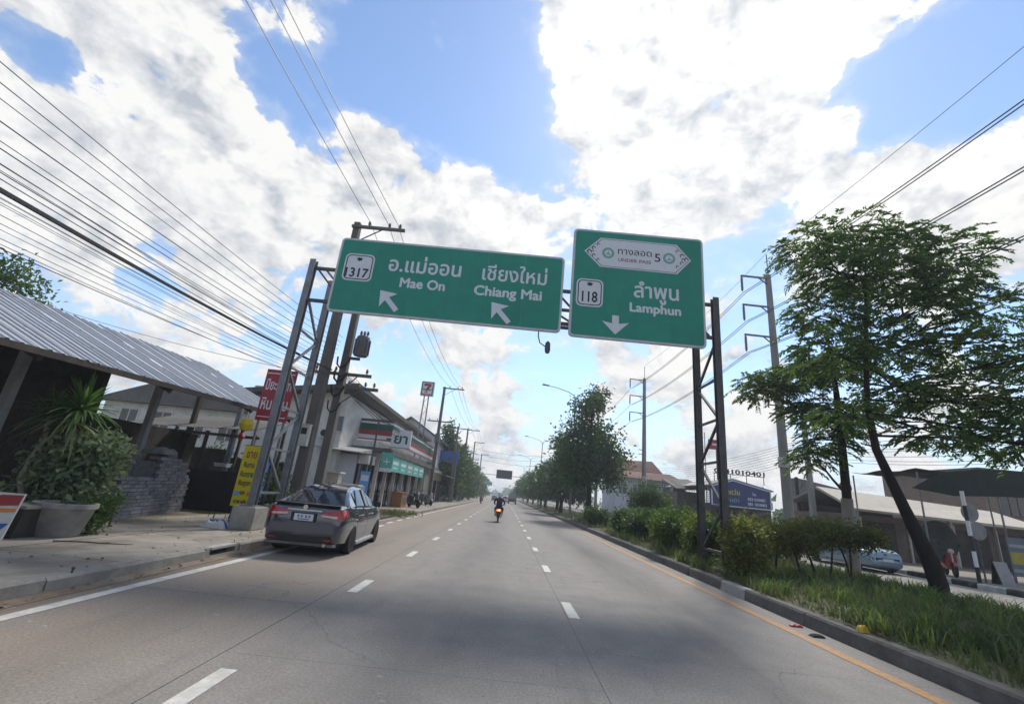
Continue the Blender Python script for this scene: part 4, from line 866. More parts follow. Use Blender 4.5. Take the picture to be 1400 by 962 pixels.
hpart(MB().box(-9.49, -7.1, 27.4, 48.2, 3.38, 3.56), 'canopy', 'post_grey'); hpart(MB().box(-9.4, -7.08, 27.38, 27.40, 3.3, 3.6), 'canopy_edge', 'roof_dark'); hpart(MB().box(-7.1, -7.07, 27.42, 48.2, 3.3, 3.6), 'canopy_edge', 'roof_dark')
for yy in (28.0, 30.2, 32.6, 35.2, 38.0, 41.0, 44.5, 47.8): hpart(MB().box(-7.95, -7.75, yy - .09, yy + .09, .1, 3.37), 'pillar', 'wall_white')
for i, yy in enumerate((28.2, 30.4, 32.8, 35.4, 38.2, 41.2)):
    y1 = (30.0, 32.4, 35.0, 37.8, 40.8, 44.3)[i]
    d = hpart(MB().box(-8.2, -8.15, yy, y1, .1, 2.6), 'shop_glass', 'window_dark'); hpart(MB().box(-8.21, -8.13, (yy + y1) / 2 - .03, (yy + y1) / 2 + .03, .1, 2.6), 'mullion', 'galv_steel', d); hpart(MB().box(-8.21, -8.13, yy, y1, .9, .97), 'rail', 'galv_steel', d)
# end wall: window, lilac panel, porch roof
w = window(SH, -10.25 - q0.x, -9.75 - q0.x + .25, 4.15 - .13, 5.0 - .13, 25.6 - q0.y); hpart(MB().box(-9.95, -8.45, 26.0, 27.5, .1, 3.0), 'side_room', 'wall_lilac')
hpart(MB().hexa([(-10.6,25.0,3.15),(-8.0,25.0,3.05),(-8.0,27.6,3.2),(-10.6,27.6,3.3),(-10.6,25.0,3.2),(-8.0,25.0,3.1),(-8.0,27.6,3.5),(-10.6,27.6,3.6)]), 'porch_roof', 'post_grey')
hpart(MB().box(-8.4, -7.8, 26.0, 27.3, 2.55, 3.04), 'porch_fascia', 'wall_white'); hpart(MB().box(-8.4, -8.3, 26.02, 27.3, .1, 2.54), 'porch_glass', 'window_dark')
for x in (-8.28, -7.85): hpart(MB().box(x, x + .07, 26.0, 26.07, .1, 2.55), 'porch_post', 'galv_steel')
ac = hpart(MB().box(-10.6, -10.0, 25.25, 25.55, 3.7, 4.2), 'air_conditioner', 'box_white'); hpart(MB().lathe([(.0, -.005), (.19, -.005), (.19, 0)], 14, (-10.33, 25.245, 3.95), 'y'), 'fan_grille', 'plastic_black', ac)
# striped store fascia: stripes wrap the corner
for nm, y_or, seg in (('fascia', None, None),):
    for z0, z1, m in ((4.10, 4.20, 'stripe_orange'), (4.20, 4.42, 'sign_white'), (4.42, 4.72, 'paint_red'), (4.72, 5.12, 'paint_green_dark'), (5.12, 5.24, 'sign_white'), (5.24, 5.40, 'roof_dark')):
        hpart(MB().prism([(-9.45, 28.4), (-7.35, 28.4), (-7.35, 47.4), (-7.5, 47.4), (-7.5, 28.55), (-9.45, 28.55)], 'z', z0, z1), 'fascia_stripe', m)
# signs fixed to the shops
ya = thing('pharmacy_sign', 'white box sign with two black Thai letters projecting above the pharmacy', 'sign', (-6.70, 28.1, 3.78))
MB().box(-.6, .6, 0, .22, 0, 1.06).build('box', 'sign_white', ya, bevel=.02); MB().box(-.62, .62, .02, .2, -.03, 0).build('frame', 'galv_steel', ya); fit_text('ยา', 'thai_lettering', 'paint_green_dark', ya, -.42, .42, .24, .82, -.004, .02)
MB().box(-.9, -.6, .08, .14, .4, .5).build('bracket', 'dark_steel', ya)
gb = thing('pharmacy_board', 'pale green projecting board under the shop canopy corner', 'sign', (-7.1, 27.2, 2.25)); MB().box(-.36, .34, 0, .1, 0, 1.1).build('panel', 'paint_teal', gb); MB().box(-.37, .35, -.006, -.001, .0, .22).build('print', 'sign_white', gb)
MB().box(-.2, .2, -.006, -.001, .55, .62).build('print', 'sign_white', gb); MB().box(-.03, .03, -.0065, -.001, .42, .78).build('print', 'sign_white', gb); MB().bar((0, .05, 1.1), (0, .05, 1.2), .04).build('hanger', 'dark_steel', gb)
gl = thing('green_shop_banner', 'long green shop banner hanging along the pharmacy front', 'banner', (-7.15, 28.6, 2.35))
for i in range(5): MB().box(-.02, .02, i * 2.3, i * 2.3 + 2.2, 0, .95 - .03 * i).build('panel', 'paint_teal' if i != 2 else 'sign_seal', gl); MB().box(.021, .023, i * 2.3 + .3, i * 2.3 + 1.8, .45, .62).build('print', 'sign_white', gl); MB().box(.021, .023, i * 2.3 + .5, i * 2.3 + 1.5, .2, .28).build('print', 'sign_white', gl)
fb = thing('flag_banner', 'upright blue and white banner standing before the shop porch', 'banner', (-7.75, 25.7, .14)); MB().box(-.26, .26, 0, .02, .75, 2.0).build('cloth', 'paint_skyblue', fb); MB().box(-.2, .2, -.004, -.001, 1.5, 1.8).build('print', 'sign_white', fb); MB().box(-.2, .12, -.004, -.001, .95, 1.25).build('print', 'sign_white', fb); MB().tube([(-.28, .01, 0), (-.28, .01, 2.05)], .015, 6).build('pole', 'dark_steel', fb)
tp = thing('signal_pole', 'slim dark pole standing in front of the striped fascia', 'pole', (-7.75, 26.4, .14)); MB().tube([(0, 0, 0), (0, 0, 4.9)], [.07, .05], 8).build('shaft', 'dark_steel', tp); MB().box(-.12, .12, -.12, .12, 0, .3).build('base', 'footing', tp)
bd = thing('white_sign_board', 'tall white board projecting at the end of the shop row', 'sign', (-7.45, 45, 2.75)); MB().box(-.46, .46, 0, .15, 0, 2.1).build('panel', 'sign_white', bd, bevel=.02); MB().box(-.4, .4, -.004, -.001, 1.0, 1.25).build('print', 'paint_teal', bd); MB().box(-.44, -.4, .05, .1, -2.6, 0).build('post', 'galv_steel', bd)
ct = thing('display_counter', 'orange brown wooden counter outside the pharmacy', 'counter', (-7.35, 33.2, .14)); MB().box(-.35, .35, -.8, .8, 0, .95).build('body', 'wood_orange', ct); MB().box(-.4, .4, -.85, .85, .95, 1.0).build('top', 'wood_orange', ct); MB().box(.351, .36, -.6, .6, .2, .7).build('panel', 'roof_dark', ct)
# convenience store mast sign
ms = thing('store_mast_sign', 'square store sign with numeral seven high on a lattice mast', 'sign', (-8.28, 42, .1))
MB().box(-.62, .62, -.16, .16, 9.75, 11.15).build('box', 'sign_white', ms, bevel=.03); MB().box(-.56, .56, -.17, -.162, 9.8, 11.1).build('panel', 'sign_white', ms)
for a, b, m in ((-.50, -.44, 'paint_red'),): pass
for z0, z1, m in ((9.82, 9.92, 'paint_red'), (10.99, 11.08, 'paint_red')): MB().box(-.55, .55, -.175, -.171, z0, z1).build('stripe', m, ms)
for x0, x1 in ((-.55, -.46), (.46, .55)): MB().box(x0, x1, -.175, -.171, 9.92, 10.99).build('stripe', 'paint_green_dark', ms)
MB().prism([(-.34, 10.93), (.34, 10.93), (.34, 10.70), (.10, 10.42), (.02, 10.00), (-.24, 10.00), (-.14, 10.42), (.06, 10.68), (-.34, 10.68)], 'y', -.178, -.171).build('numeral', 'paint_red', ms)
MB().prism([(.10, 10.42), (.02, 10.00), (-.24, 10.00), (-.14, 10.42)], 'y', -.1795, -.178).build('numeral', 'paint_orange', ms); fit_text('ELEVEN', 'lettering', 'paint_green_dark', ms, -.40, .40, 10.29, .19, -.181, .012)
for sx in (-.2, .2):
    for sy in (-.15, .15): MB().bar((sx * 1.6, sy * 1.6, 0), (sx, sy, 9.8), .05).build('mast_leg', 'galv_steel', ms)
for i in range(16): MB().bar((-.22 if i % 2 else .22, -.17, .6 * i), (.22 if i % 2 else -.22, -.17, .6 * i + .6), .03).build('lattice', 'galv_steel', ms)
# more roofs and billboard beyond
gh = thing('gable_house', 'pale grey gabled house rising behind the shop roof', 'house', (-11.8, 55, .1)); MB().box(-3.2, 2.9, 0, 12, 0, 7.2).build('wall', 'wall_lilac', gh); MB().prism([(-3.4, 7.2), (3.1, 7.2), (-.4, 9.4)], 'y', -.02, 12).build('gable', 'wall_lilac', gh); MB().hexa([(-.4,-.6,9.4),(3.6,-.6,7.0),(3.6,12.5,7.0),(-.4,12.5,9.4),(-.4,-.6,9.55),(3.6,-.6,7.15),(3.6,12.5,7.15),(-.4,12.5,9.55)]).build('roof', 'roof_dark', gh); MB().hexa([(-3.9,-.6,7.0),(-.4,-.6,9.4),(-.4,12.5,9.4),(-3.9,12.5,7.0),(-3.9,-.6,7.15),(-.4,-.6,9.55),(-.4,12.5,9.55),(-3.9,12.5,7.15)]).build('roof', 'roof_dark', gh)
window(gh, -1.2, .4, 4.2, 5.6, 0)
bb = thing('billboard', 'dark blue billboard standing before the roadside trees', 'billboard', (-7.8, 60, .14)); MB().box(-1.35, 1.35, 0, .2, 4.95, 6.3).build('panel', 'paint_blue', bb); MB().box(-1.4, 1.4, -.02, 0, 4.9, 4.97).build('frame', 'galv_steel', bb)
for x in (-1.1, 1.1): MB().box(x - .08, x + .08, .2, .36, 0, 6.2).build('post', 'galv_steel', bb)
for i, (Y, h, m, rm, lab) in enumerate(((52.5, 3.6, 'wall_cream', 'old_tile', 'low cream shop with sloping awning under the first left trees'), (66, 3.4, 'wall_white', 'roof_dark', 'white single storey shop far along the left pavement'), (84, 4.2, 'wall_cream', 'old_tile', 'distant cream shop before the far poles'))):
    s = thing('small_shop', lab, 'shop', (-8.4, Y, .13)); MB().box(-5, 0, 0, 9, 0, h).build('wall', m, s); MB().hexa([(-5.3,-.3,h+.6),(1.7,-.3,h-.7),(1.7,9.3,h-.7),(-5.3,9.3,h+.6),(-5.3,-.3,h+.7),(1.7,-.3,h-.6),(1.7,9.3,h-.6),(-5.3,9.3,h+.7)]).build('awning', rm, s); MB().box(.0, .06, .8, 4, 0, 2.4).build('shutter', 'window_dark', s); MB().box(.0, .06, 4.8, 8.2, 0, 2.4).build('shutter', 'shed_dark', s)
tuft = [(-5.7 + rnd.gauss(0, .5), 25.4 + rnd.gauss(0, .8), .12) for _ in range(600)] + [(-7.7 + rnd.gauss(0, .25), 24.2 + rnd.gauss(0, .5), .14) for _ in range(500)] + [(-7.4 + rnd.gauss(0, .5), 15.3 + rnd.gauss(0, .5), .14) for _ in range(500)]
blades('weed_tufts', tuft, [rnd.uniform(.1, .3) for _ in tuft], 'grass_green', 'weeds growing in the pavement by the driveway', .8, .02)
gs = thing('roadside_shrub', 'loose green shrub growing between the gantry legs and the poles', 'shrub', (-7.5, 15.3, .14)); foliage('foliage', [((-7.5, 15.2, .95), (.45, .5, .75), 1), ((-7.0, 15.0, .7), (.4, .3, .5), .6)], 900, .13, .06, 'leaf_mid', gs, .2, .1, (-7.5, 15.3, .14), 9, .12); MB().tube([(0, 0, 0), (.05, 0, .9)], .025, 6).build('stem', 'bark', gs)

st = thing('fallen_stick', 'thin dark stick lying on the left pavement', 'stick', (-7.0, 8.4, .158), R(18)); MB().tube([(-.5, 0, .01), (-.1, .03, .015), (.3, 0, .012), (.62, .05, .01)], [.012, .014, .011, .006], 6).build('stem', 'bark', st); MB().tube([(.1, .02, .012), (.25, .14, .012)], [.008, .004], 5).build('twig', 'bark', st)
def litter_leaves():
    P = []; D_ = []
    for _ in range(260): x = -5.5 - 3.6 * rnd.random() ** 1.5 if rnd.random() < .6 else rnd.uniform(-5.3, -5.0); P.append((x, rnd.uniform(3.5, 19), .16 if x < -5.5 else .012)); D_.append((rnd.gauss(0, 1), rnd.gauss(0, 1), .05))
    V, F = leaf_cloud(P, D_, .06, .03, .1); o = np_mesh('leaf_litter', V, F, 'dry_leaf'); tag(o, 'dry fallen leaves scattered on the left pavement and gutter', 'leaves', kind='stuff')
mat('dry_leaf', (.16, .10, .05), .9, .3, 8, isl=.4); litter_leaves()

# ================================================================ VEHICLES AND RIDERS
mat('car_grey', (.075, .082, .105), .18, .05, 3, metal=.65, coat=1.); mat('car_lightblue', (.20, .29, .36), .3, .06, 3, metal=.3, coat=.7)
mat('car_white', (.62, .63, .64), .35, .04, 3, coat=.5); mat('car_dark', (.03, .032, .036), .35, .1, 3, coat=.5); mat('car_silver', (.34, .35, .37), .35, .06, 3, metal=.4, coat=.5)
mat('rubber', (.016, .016, .017), .85, .25, 8); mat('rim_alloy', (.42, .42, .43), .4, .15, 8, metal=.7); mat('chrome', (.6, .61, .63), .15, .05, 5, metal=1.); mat('trim_black', (.014, .014, .015), .5, .2, 6)
glassmat('car_glass', (.010, .012, .016), .03); M['car_glass'].node_tree.nodes['Principled BSDF'].inputs['Specular IOR Level'].default_value = .45; mat('lens_red', (.34, .012, .016), .12, .15, 9, coat=.8); mat('lens_clear', (.5, .45, .42), .15, .1, 9, coat=.8); mat('plate_white', (.55, .57, .62), .5, .05, 8); mat('plate_ink', (.12, .15, .26), .5, .1, 8)
lampmat('lamp_lit', (1.0, .20, .06), 2.6); mat('cloth_navy', (.02, .024, .045), .9, .25, 9); mat('cloth_dark', (.022, .022, .025), .9, .25, 9); mat('cloth_grey', (.14, .14, .16), .9, .2, 9)
mat('skin_tan', (.36, .21, .14), .6, .08, 9); mat('helmet_white', (.55, .57, .60), .3, .05, 5, coat=.5); mat('helmet_dark', (.03, .03, .035), .3, .05, 5, coat=.5); mat('bike_red', (.24, .02, .02), .35, .1, 6, coat=.5)
def lerp_tab(T, y):
    for (a, *va), (b, *vb) in zip(T, T[1:]):
        if a <= y <= b: t = (y - a) / (b - a); return [p + (q - p) * t for p, q in zip(va, vb)]
    return list(T[0][1:]) if y < T[0][0] else list(T[-1][1:])
def apply_bool(o, cutters):
    for c in cutters:
        md = o.modifiers.new('cut', 'BOOLEAN'); md.object = c; md.operation = 'DIFFERENCE'; md.solver = 'EXACT'
    bpy.context.view_layer.update(); dg = bpy.context.evaluated_depsgraph_get()
    me = bpy.data.meshes.new_from_object(o.evaluated_get(dg)); o.modifiers.clear(); old = o.data; o.data = me
    me.shade_smooth(); me.set_sharp_from_angle(angle=R(32))
    for c in cutters: bpy.data.objects.remove(c)
# (y, half width, underside, deck/belt/bonnet height)
BODY = [(-2.24, .60, .42, .80), (-2.22, .70, .32, .90), (-2.16, .77, .25, .985), (-2.02, .82, .22, 1.02), (-1.75, .84, .20, 1.03), (-1.3, .85, .20, 1.0), (-.7, .85, .19, .985), (0, .85, .19, .965), (.7, .85, .19, .955), (1.05, .848, .19, .985), (1.45, .84, .20, .95), (1.85, .80, .20, .87), (2.10, .72, .22, .76), (2.20, .60, .28, .62), (2.24, .48, .36, .52)]
ROOF = [(-1.74, 1.035), (-1.45, 1.175), (-1.1, 1.33), (-.75, 1.42), (-.35, 1.452), (.0, 1.448), (.3, 1.415), (.6, 1.305), (.85, 1.17), (1.12, .985)]
def smooth_tab(T, k=3):
    out = []
    for i in range(len(T) - 1):
        p0, p1, p2, p3 = T[max(0, i - 1)], T[i], T[i + 1], T[min(len(T) - 1, i + 2)]
        for j in range(k):
            t = j / k; y = p1[0] + (p2[0] - p1[0]) * t; row = [y]
            for c in range(1, len(p1)):
                m1 = (p2[c] - p0[c]) / max(1e-6, p2[0] - p0[0]) * (p2[0] - p1[0]); m2 = (p3[c] - p1[c]) / max(1e-6, p3[0] - p1[0]) * (p2[0] - p1[0])
                row.append((2*t**3 - 3*t**2 + 1) * p1[c] + (t**3 - 2*t**2 + t) * m1 + (-2*t**3 + 3*t**2) * p2[c] + (t**3 - t**2) * m2)
            out.append(tuple(row))
    return out + [T[-1]]
BODY = smooth_tab(BODY, 3); ROOF = smooth_tab(ROOF, 3)
def half_section(y):
    w, zb, zt = lerp_tab(BODY, y); h = zt - zb
    return [(0, zb), (w * .80, zb), (w * .955, zb + .07), (w * .985, zb + h * .30), (w, zb + h * .46), (w - .004, zb + h * .60), (w - .012, zb + h * .66), (w - .03, zb + h * .82), (w - .065, zt - .03), (w - .12, zt), (0, zt + .02)]
def surf_x(y, z):
    hs = half_section(y); best = None
    for (x0, z0), (x1, z1) in zip(hs[1:], hs[2:]):
        if min(z0, z1) <= z <= max(z0, z1) and abs(z1 - z0) > 1e-6: x = x0 + (x1 - x0) * (z - z0) / (z1 - z0); best = x if best is None else max(best, x)
    return best
def contour(z, xs, y_end):
    """plan outline of the tail at height z, from x = xs round the corner to y = y_end"""
    P = []; y = -2.24
    while y <= y_end:
        x = surf_x(y, z)
        if x is not None:
            if not P and x > xs: P.append((xs, y))
            if x >= xs: P.append((x, y))
        y += .012
    L = [0.]
    for a, b in zip(P, P[1:]): L.append(L[-1] + math.hypot(b[0] - a[0], b[1] - a[1]))
    return P, L
def tail_patch(sx, xs, y_end, lo, hi, n=14, off=.012):
    rows = []
    for i in range(n + 1):
        t = i / n; r = []
        for z in [lo(t) + (hi(t) - lo(t)) * j / 4 for j in range(5)]:
            P, L = contour(z, xs, y_end); s = t * L[-1]; k = max(j for j in range(len(L)) if L[j] <= s + 1e-9); k = min(k, len(P) - 2); f = (s - L[k]) / max(1e-6, L[k + 1] - L[k])
            x = P[k][0] + (P[k + 1][0] - P[k][0]) * f; y = P[k][1] + (P[k + 1][1] - P[k][1]) * f
            dx, dy = P[k + 1][0] - P[k][0], P[k + 1][1] - P[k][1]; l = math.hypot(dx, dy) or 1; e = off * (1 if 0 < t < 1 else .3)
            r.append((sx * (x + dy / l * e), y - dx / l * e, z))
        rows.append(r)
    mb = MB(); mb.v = [p for r in rows for p in r]
    for i in range(n):
        for j in range(4): a = i * 5 + j; mb.f.append((a, a + 1, a + 6, a + 5))
    return mb
def gap_line(sx, y, k0=2, k1=9, wd=.007):
    a, b = half_section(y - wd), half_section(y + wd); mb = MB(); n = k1 - k0
    mb.v = [(sx * (x + .003), y - wd, z) for x, z in a[k0:k1]] + [(sx * (x + .003), y + wd, z) for x, z in b[k0:k1]]; mb.f = [(i, i + 1, n + i + 1, n + i) for i in range(n - 1)]; return mb
def wheel(par, x, y, r, w, side):
    t = MB().lathe([(r * .62, -w / 2), (r * .93, -w / 2), (r, -w / 2 + .03), (r, w / 2 - .03), (r * .93, w / 2), (r * .62, w / 2)], 28, (x, y, r), 'x').build('wheel', 'rubber', par, smooth=True)
    mb = MB().lathe([(.03, side * w * .30), (r * .60, side * w * .18), (r * .66, side * w * .50), (r * .70, side * w * .50)], 24, (x, y, r), 'x'); mb.build('rim', 'trim_black', t, smooth=True)
    mb = MB()
    for k in range(10):
        a = R(36 * k); c, s = math.cos(a), math.sin(a); xo = x + side * w * .44
        mb.bar((xo, y + c * .04, r + s * .04), (xo, y + c * r * .66, r + s * r * .66), .035, .02, (1, 0, 0))
    mb.lathe([(0, side * w * .46), (.05, side * w * .46), (.05, side * w * .3)], 12, (x, y, r), 'x'); mb.build('spokes', 'rim_alloy', t); return t
def sedan(label, loc, rz, paint, group=None, detail=True, hatch=False):
    v = thing('parked_car' if detail else 'car', label, 'car', loc, rz, group)
    ys = [b[0] for b in BODY]; prof = []; mb = MB()
    for y in ys:
        half = half_section(y)
        prof.append([(p, y, q) for p, q in half] + [(-p, y, q) for p, q in half[-2:0:-1]])
    n = len(prof[0])
    mb.v = [p for r in prof for p in r]
    for i in range(len(prof) - 1):
        for k in range(n): mb.f.append((i * n + k, i * n + (k + 1) % n, (i + 1) * n + (k + 1) % n, (i + 1) * n + k))
    mb.f.append(tuple(range(n))); mb.f.append(tuple((len(prof) - 1) * n + k for k in range(n))[::-1])
    body = mb.build('body', paint, v, smooth=True)
    cut = []
    for y in (-1.24, 1.36):
        c = MB().lathe([(.35, -1.2), (.35, -.60)], 30, (0, y, .33), 'x').build('cutter', 'trim_black'); cut.append(c)
        c = MB().lathe([(.35, .60), (.35, 1.2)], 30, (0, y, .33), 'x').build('cutter', 'trim_black'); cut.append(c)
    apply_bool(body, cut)
    body.data.materials.clear(); body.data.materials.append(M[paint])
    MB().box(-.60, .60, -2.0, 2.0, .16, .40).build('underbody', 'trim_black', v)
    # cabin shell split into glazing and painted frame
    rows = []; RT = ROOF if not hatch else [(-2.1, 1.06), (-2.0, 1.22), (-1.8, 1.38), (-1.2, 1.47), (-.4, 1.50), (0, 1.49)] + ROOF[6:]
    for y, zr in RT:
        w, zb, zt = lerp_tab(BODY, y); wb = w - .10; t = min(1, max(0, (zr - zt) / .42)); wr = wb - .25 * t; zb_ = zt - .03
        zr = max(zr, zb_ + .03)
        rows.append([(wb, y, zb_), (wb - .015, y, zb_ + .06 * t + .005), (wr + .035, y, zr - .07 * t), (wr, y, zr - .028 * t), (wr - .07, y, zr), (0, y, zr + .018)])
    G_, P_, B_ = MB(), MB(), MB(); nr = len(rows)
    for sx in (1, -1):
        for i in range(nr - 1):
            ym = (rows[i][0][1] + rows[i + 1][0][1]) / 2
            for k in range(5):
                q = [rows[i][k], rows[i][k + 1], rows[i + 1][k + 1], rows[i + 1][k]]; q = [(x * sx, y, z) for x, y, z in q]
                if k == 1: tgt = G_ if (-1.0 if not hatch else -1.9) < ym < .9 else P_
                elif k == 4: tgt = P_ if -.9 < ym < .2 else G_
                else: tgt = P_
                tgt.add(q, [(0, 1, 2, 3)])
    G_.build('glass', 'car_glass', v, smooth=True); P_.build('roof', paint, v, smooth=True)
    for sx in (1, -1):
        wheel(v, sx * .752, -1.24, .315, .20, sx); wheel(v, sx * .752, 1.36, .315, .20, sx)
        # window pillar, mirror, handles, sill, lamps
        B = MB(); B.bar((sx * .745, -.06, .98), (sx * .535, -.10, 1.39), .03, .09, (0, 1, 0)); B.build('door_pillar', 'trim_black', v)
        B = MB(); B.bar((sx * .742, -.98, .99), (sx * .585, -.86, 1.36), .025, .05, (0, 1, 0)); B.build('door_pillar', 'trim_black', v)
        mr = MB().hexa([(sx*.80,.62,.97),(sx*1.0,.60,.97),(sx*.98,.74,.98),(sx*.80,.74,.98),(sx*.80,.62,1.11),(sx*.99,.60,1.11),(sx*.97,.72,1.10),(sx*.80,.72,1.10)]).build('mirror', paint, v, bevel=.02)
        MB().box(min(sx*.99, sx*.82), max(sx*.99, sx*.82), .590, .598, .99, 1.09).build('mirror_glass', 'car_glass', mr)
        for y in (-.72, .32):
            MB().box(min(sx*.838, sx*.866), max(sx*.838, sx*.866), y, y + .2, .80, .83).build('door_handle', 'chrome', v, bevel=.006)
        for y in (-.98, -.02, .96):
            gap_line(sx, y).build('door_gap', 'trim_black', v)
        MB().hexa([(sx*.78,-.86,.17),(sx*.87,-.86,.16),(sx*.87,.98,.16),(sx*.78,.98,.17),(sx*.78,-.86,.24),(sx*.86,-.86,.23),(sx*.86,.98,.23),(sx*.78,.98,.24)]).build('side_skirt', 'rim_alloy', v, bevel=.01)
        tl = tail_patch(sx, .33, -1.80, lambda t: .80 - .055 * min(1, t * 2) + .10 * max(0, t - .55) * 2.2, lambda t: .885 + .075 * min(1, t * 1.8) - .02 * max(0, t - .6)).build('tail_light', 'lens_red', v, smooth=True)
        tail_patch(sx, .34, -2.19, lambda t: .805 - .02 * t, lambda t: .845 - .02 * t, 6, .02).build('reverse_lamp', 'lens_clear', tl, smooth=True)
        MB().box(min(sx*.50, sx*.66), max(sx*.50, sx*.66), -2.262, -2.2, .335, .365).build('reflector', 'lens_red', v)
        MB().hexa([(sx*.44,2.14,.62),(sx*.70,2.02,.64),(sx*.70,1.9,.64),(sx*.44,2.0,.62),(sx*.44,2.12,.74),(sx*.74,1.86,.80),(sx*.70,1.8,.80),(sx*.44,2.0,.74)]).build('headlight', 'lens_clear', v, bevel=.01)
    MB().hexa([(-.70,-2.262,.44),(.70,-2.262,.44),(.76,-2.12,.44),(-.76,-2.12,.44),(-.66,-2.255,.66),(.66,-2.255,.66),(.74,-2.12,.66),(-.74,-2.12,.66)]).build('rear_bumper', paint, v, bevel=.025)
    MB().box(-.64, .64, -2.254, -2.1, .28, .42).build('bumper_insert', 'trim_black', v, bevel=.01)
    MB().hexa([(-.72,-2.20,.22),(.72,-2.20,.22),(.72,-2.0,.2),(-.72,-2.0,.2),(-.70,-2.245,.275),(.70,-2.245,.275),(.7,-2.0,.27),(-.7,-2.0,.27)]).build('bumper_lip', 'rim_alloy', v, bevel=.008)
    MB().box(-.36, .36, -2.262, -2.2, .895, .925).build('chrome_strip', 'chrome', v, bevel=.006); MB().lathe([(0, -2.262), (.05, -2.262), (.05, -2.2)], 14, (0, 0, .97), 'y').build('badge', 'chrome', v)
    MB().box(-.27, .27, -2.246, -2.2, .68, .86).build('plate_recess', 'trim_black', v); pl = MB().box(-.20, .20, -2.258, -2.246, .70, .835).build('number_plate', 'plate_white', v)
    for x in (-.13, -.06, .03, .10): MB().box(x, x + .04, -2.261, -2.2585, .76, .81).build('plate_ink', 'plate_ink', pl)
    MB().box(-.12, .12, -2.261, -2.2585, .72, .74).build('plate_ink', 'plate_ink', pl)
    MB().hexa([(-.72,-2.20,1.01),(.72,-2.20,1.01),(.68,-2.04,1.03),(-.68,-2.04,1.03),(-.72,-2.215,1.04),(.72,-2.215,1.04),(.68,-2.04,1.045),(-.68,-2.04,1.045)]).build('boot_spoiler', 'trim_black', v, bevel=.006)
    MB().box(-.50, .50, 2.13, 2.235, .46, .60).build('grille', 'trim_black', v, bevel=.01); MB().box(-.22, .22, 2.235, 2.25, .47, .58).build('front_plate', 'plate_white', v)
    MB().lathe([(0, -.02), (.035, -.02), (.035, .02)], 10, (.52, -2.22, .25), 'y').build('exhaust', 'chrome', v)
    MB().prism([(-1.02, 1.45), (-.78, 1.455), (-.98, 1.52)], 'x', -.02, .02).build('antenna_fin', paint, v)
    return v
sedan('dark grey sedan parked at the kerb under the gantry with red tail lights', (-4.33, 12.42, 0), R(3.5), 'car_grey')
sedan('light blue hatchback parked on the opposite road behind the flat hedge', (16.3, 22.6, 0), R(180), 'car_lightblue', hatch=True)
sedan('white car on the opposite road seen past the median tree trunk', (15.0, 82, 0), R(180), 'car_white', detail=False, hatch=True)
sedan('white car far ahead in the middle lane beside the pickup', (.25, 116, 0), 0, 'car_white', detail=False, hatch=True)
sedan('dark car far ahead in the outer lane beyond the rider', (-2.6, 128, 0), 0, 'car_dark', detail=False)
def pickup(label, loc, rz, paint):
    v = thing('pickup_truck', label, 'pickup truck', loc, rz)
    MB().prism([(-2.6, .45), (-2.6, 1.05), (-.55, 1.05), (-.5, 1.75), (.75, 1.75), (1.35, 1.12), (2.45, 1.0), (2.55, .5)], 'x', -.88, .88).build('body', paint, v, bevel=.06)
    MB().box(-.70, .70, -.52, -.49, 1.12, 1.62).build('rear_window', 'car_glass', v); MB().box(-.78, .78, -2.55, -.6, .9, 1.06).build('bed_floor', 'trim_black', v)
    MB().box(-.75, .75, -2.4, -.8, 1.06, 2.25).build('load', 'tarp_grey', v, bevel=.08); MB().box(-.8, .8, -2.72, -2.6, .48, .62).build('bumper', 'trim_black', v)
    for sx in (-1, 1):
        wheel(v, sx * .76, -1.5, .37, .24, sx); wheel(v, sx * .76, 1.6, .37, .24, sx); MB().box(sx * .78 - .08, sx * .78 + .08, -2.63, -2.6, .72, 1.0).build('tail_light', 'lens_red', v)
        MB().box(min(sx*.883, sx*.88), max(sx*.883, sx*.88), -.3, .6, 1.15, 1.62).build('side_window', 'car_glass', v)
    return v
pickup('dark pickup with a tall load driving far ahead in the inner lane', (1.75, 104, 0), 0, 'car_dark')
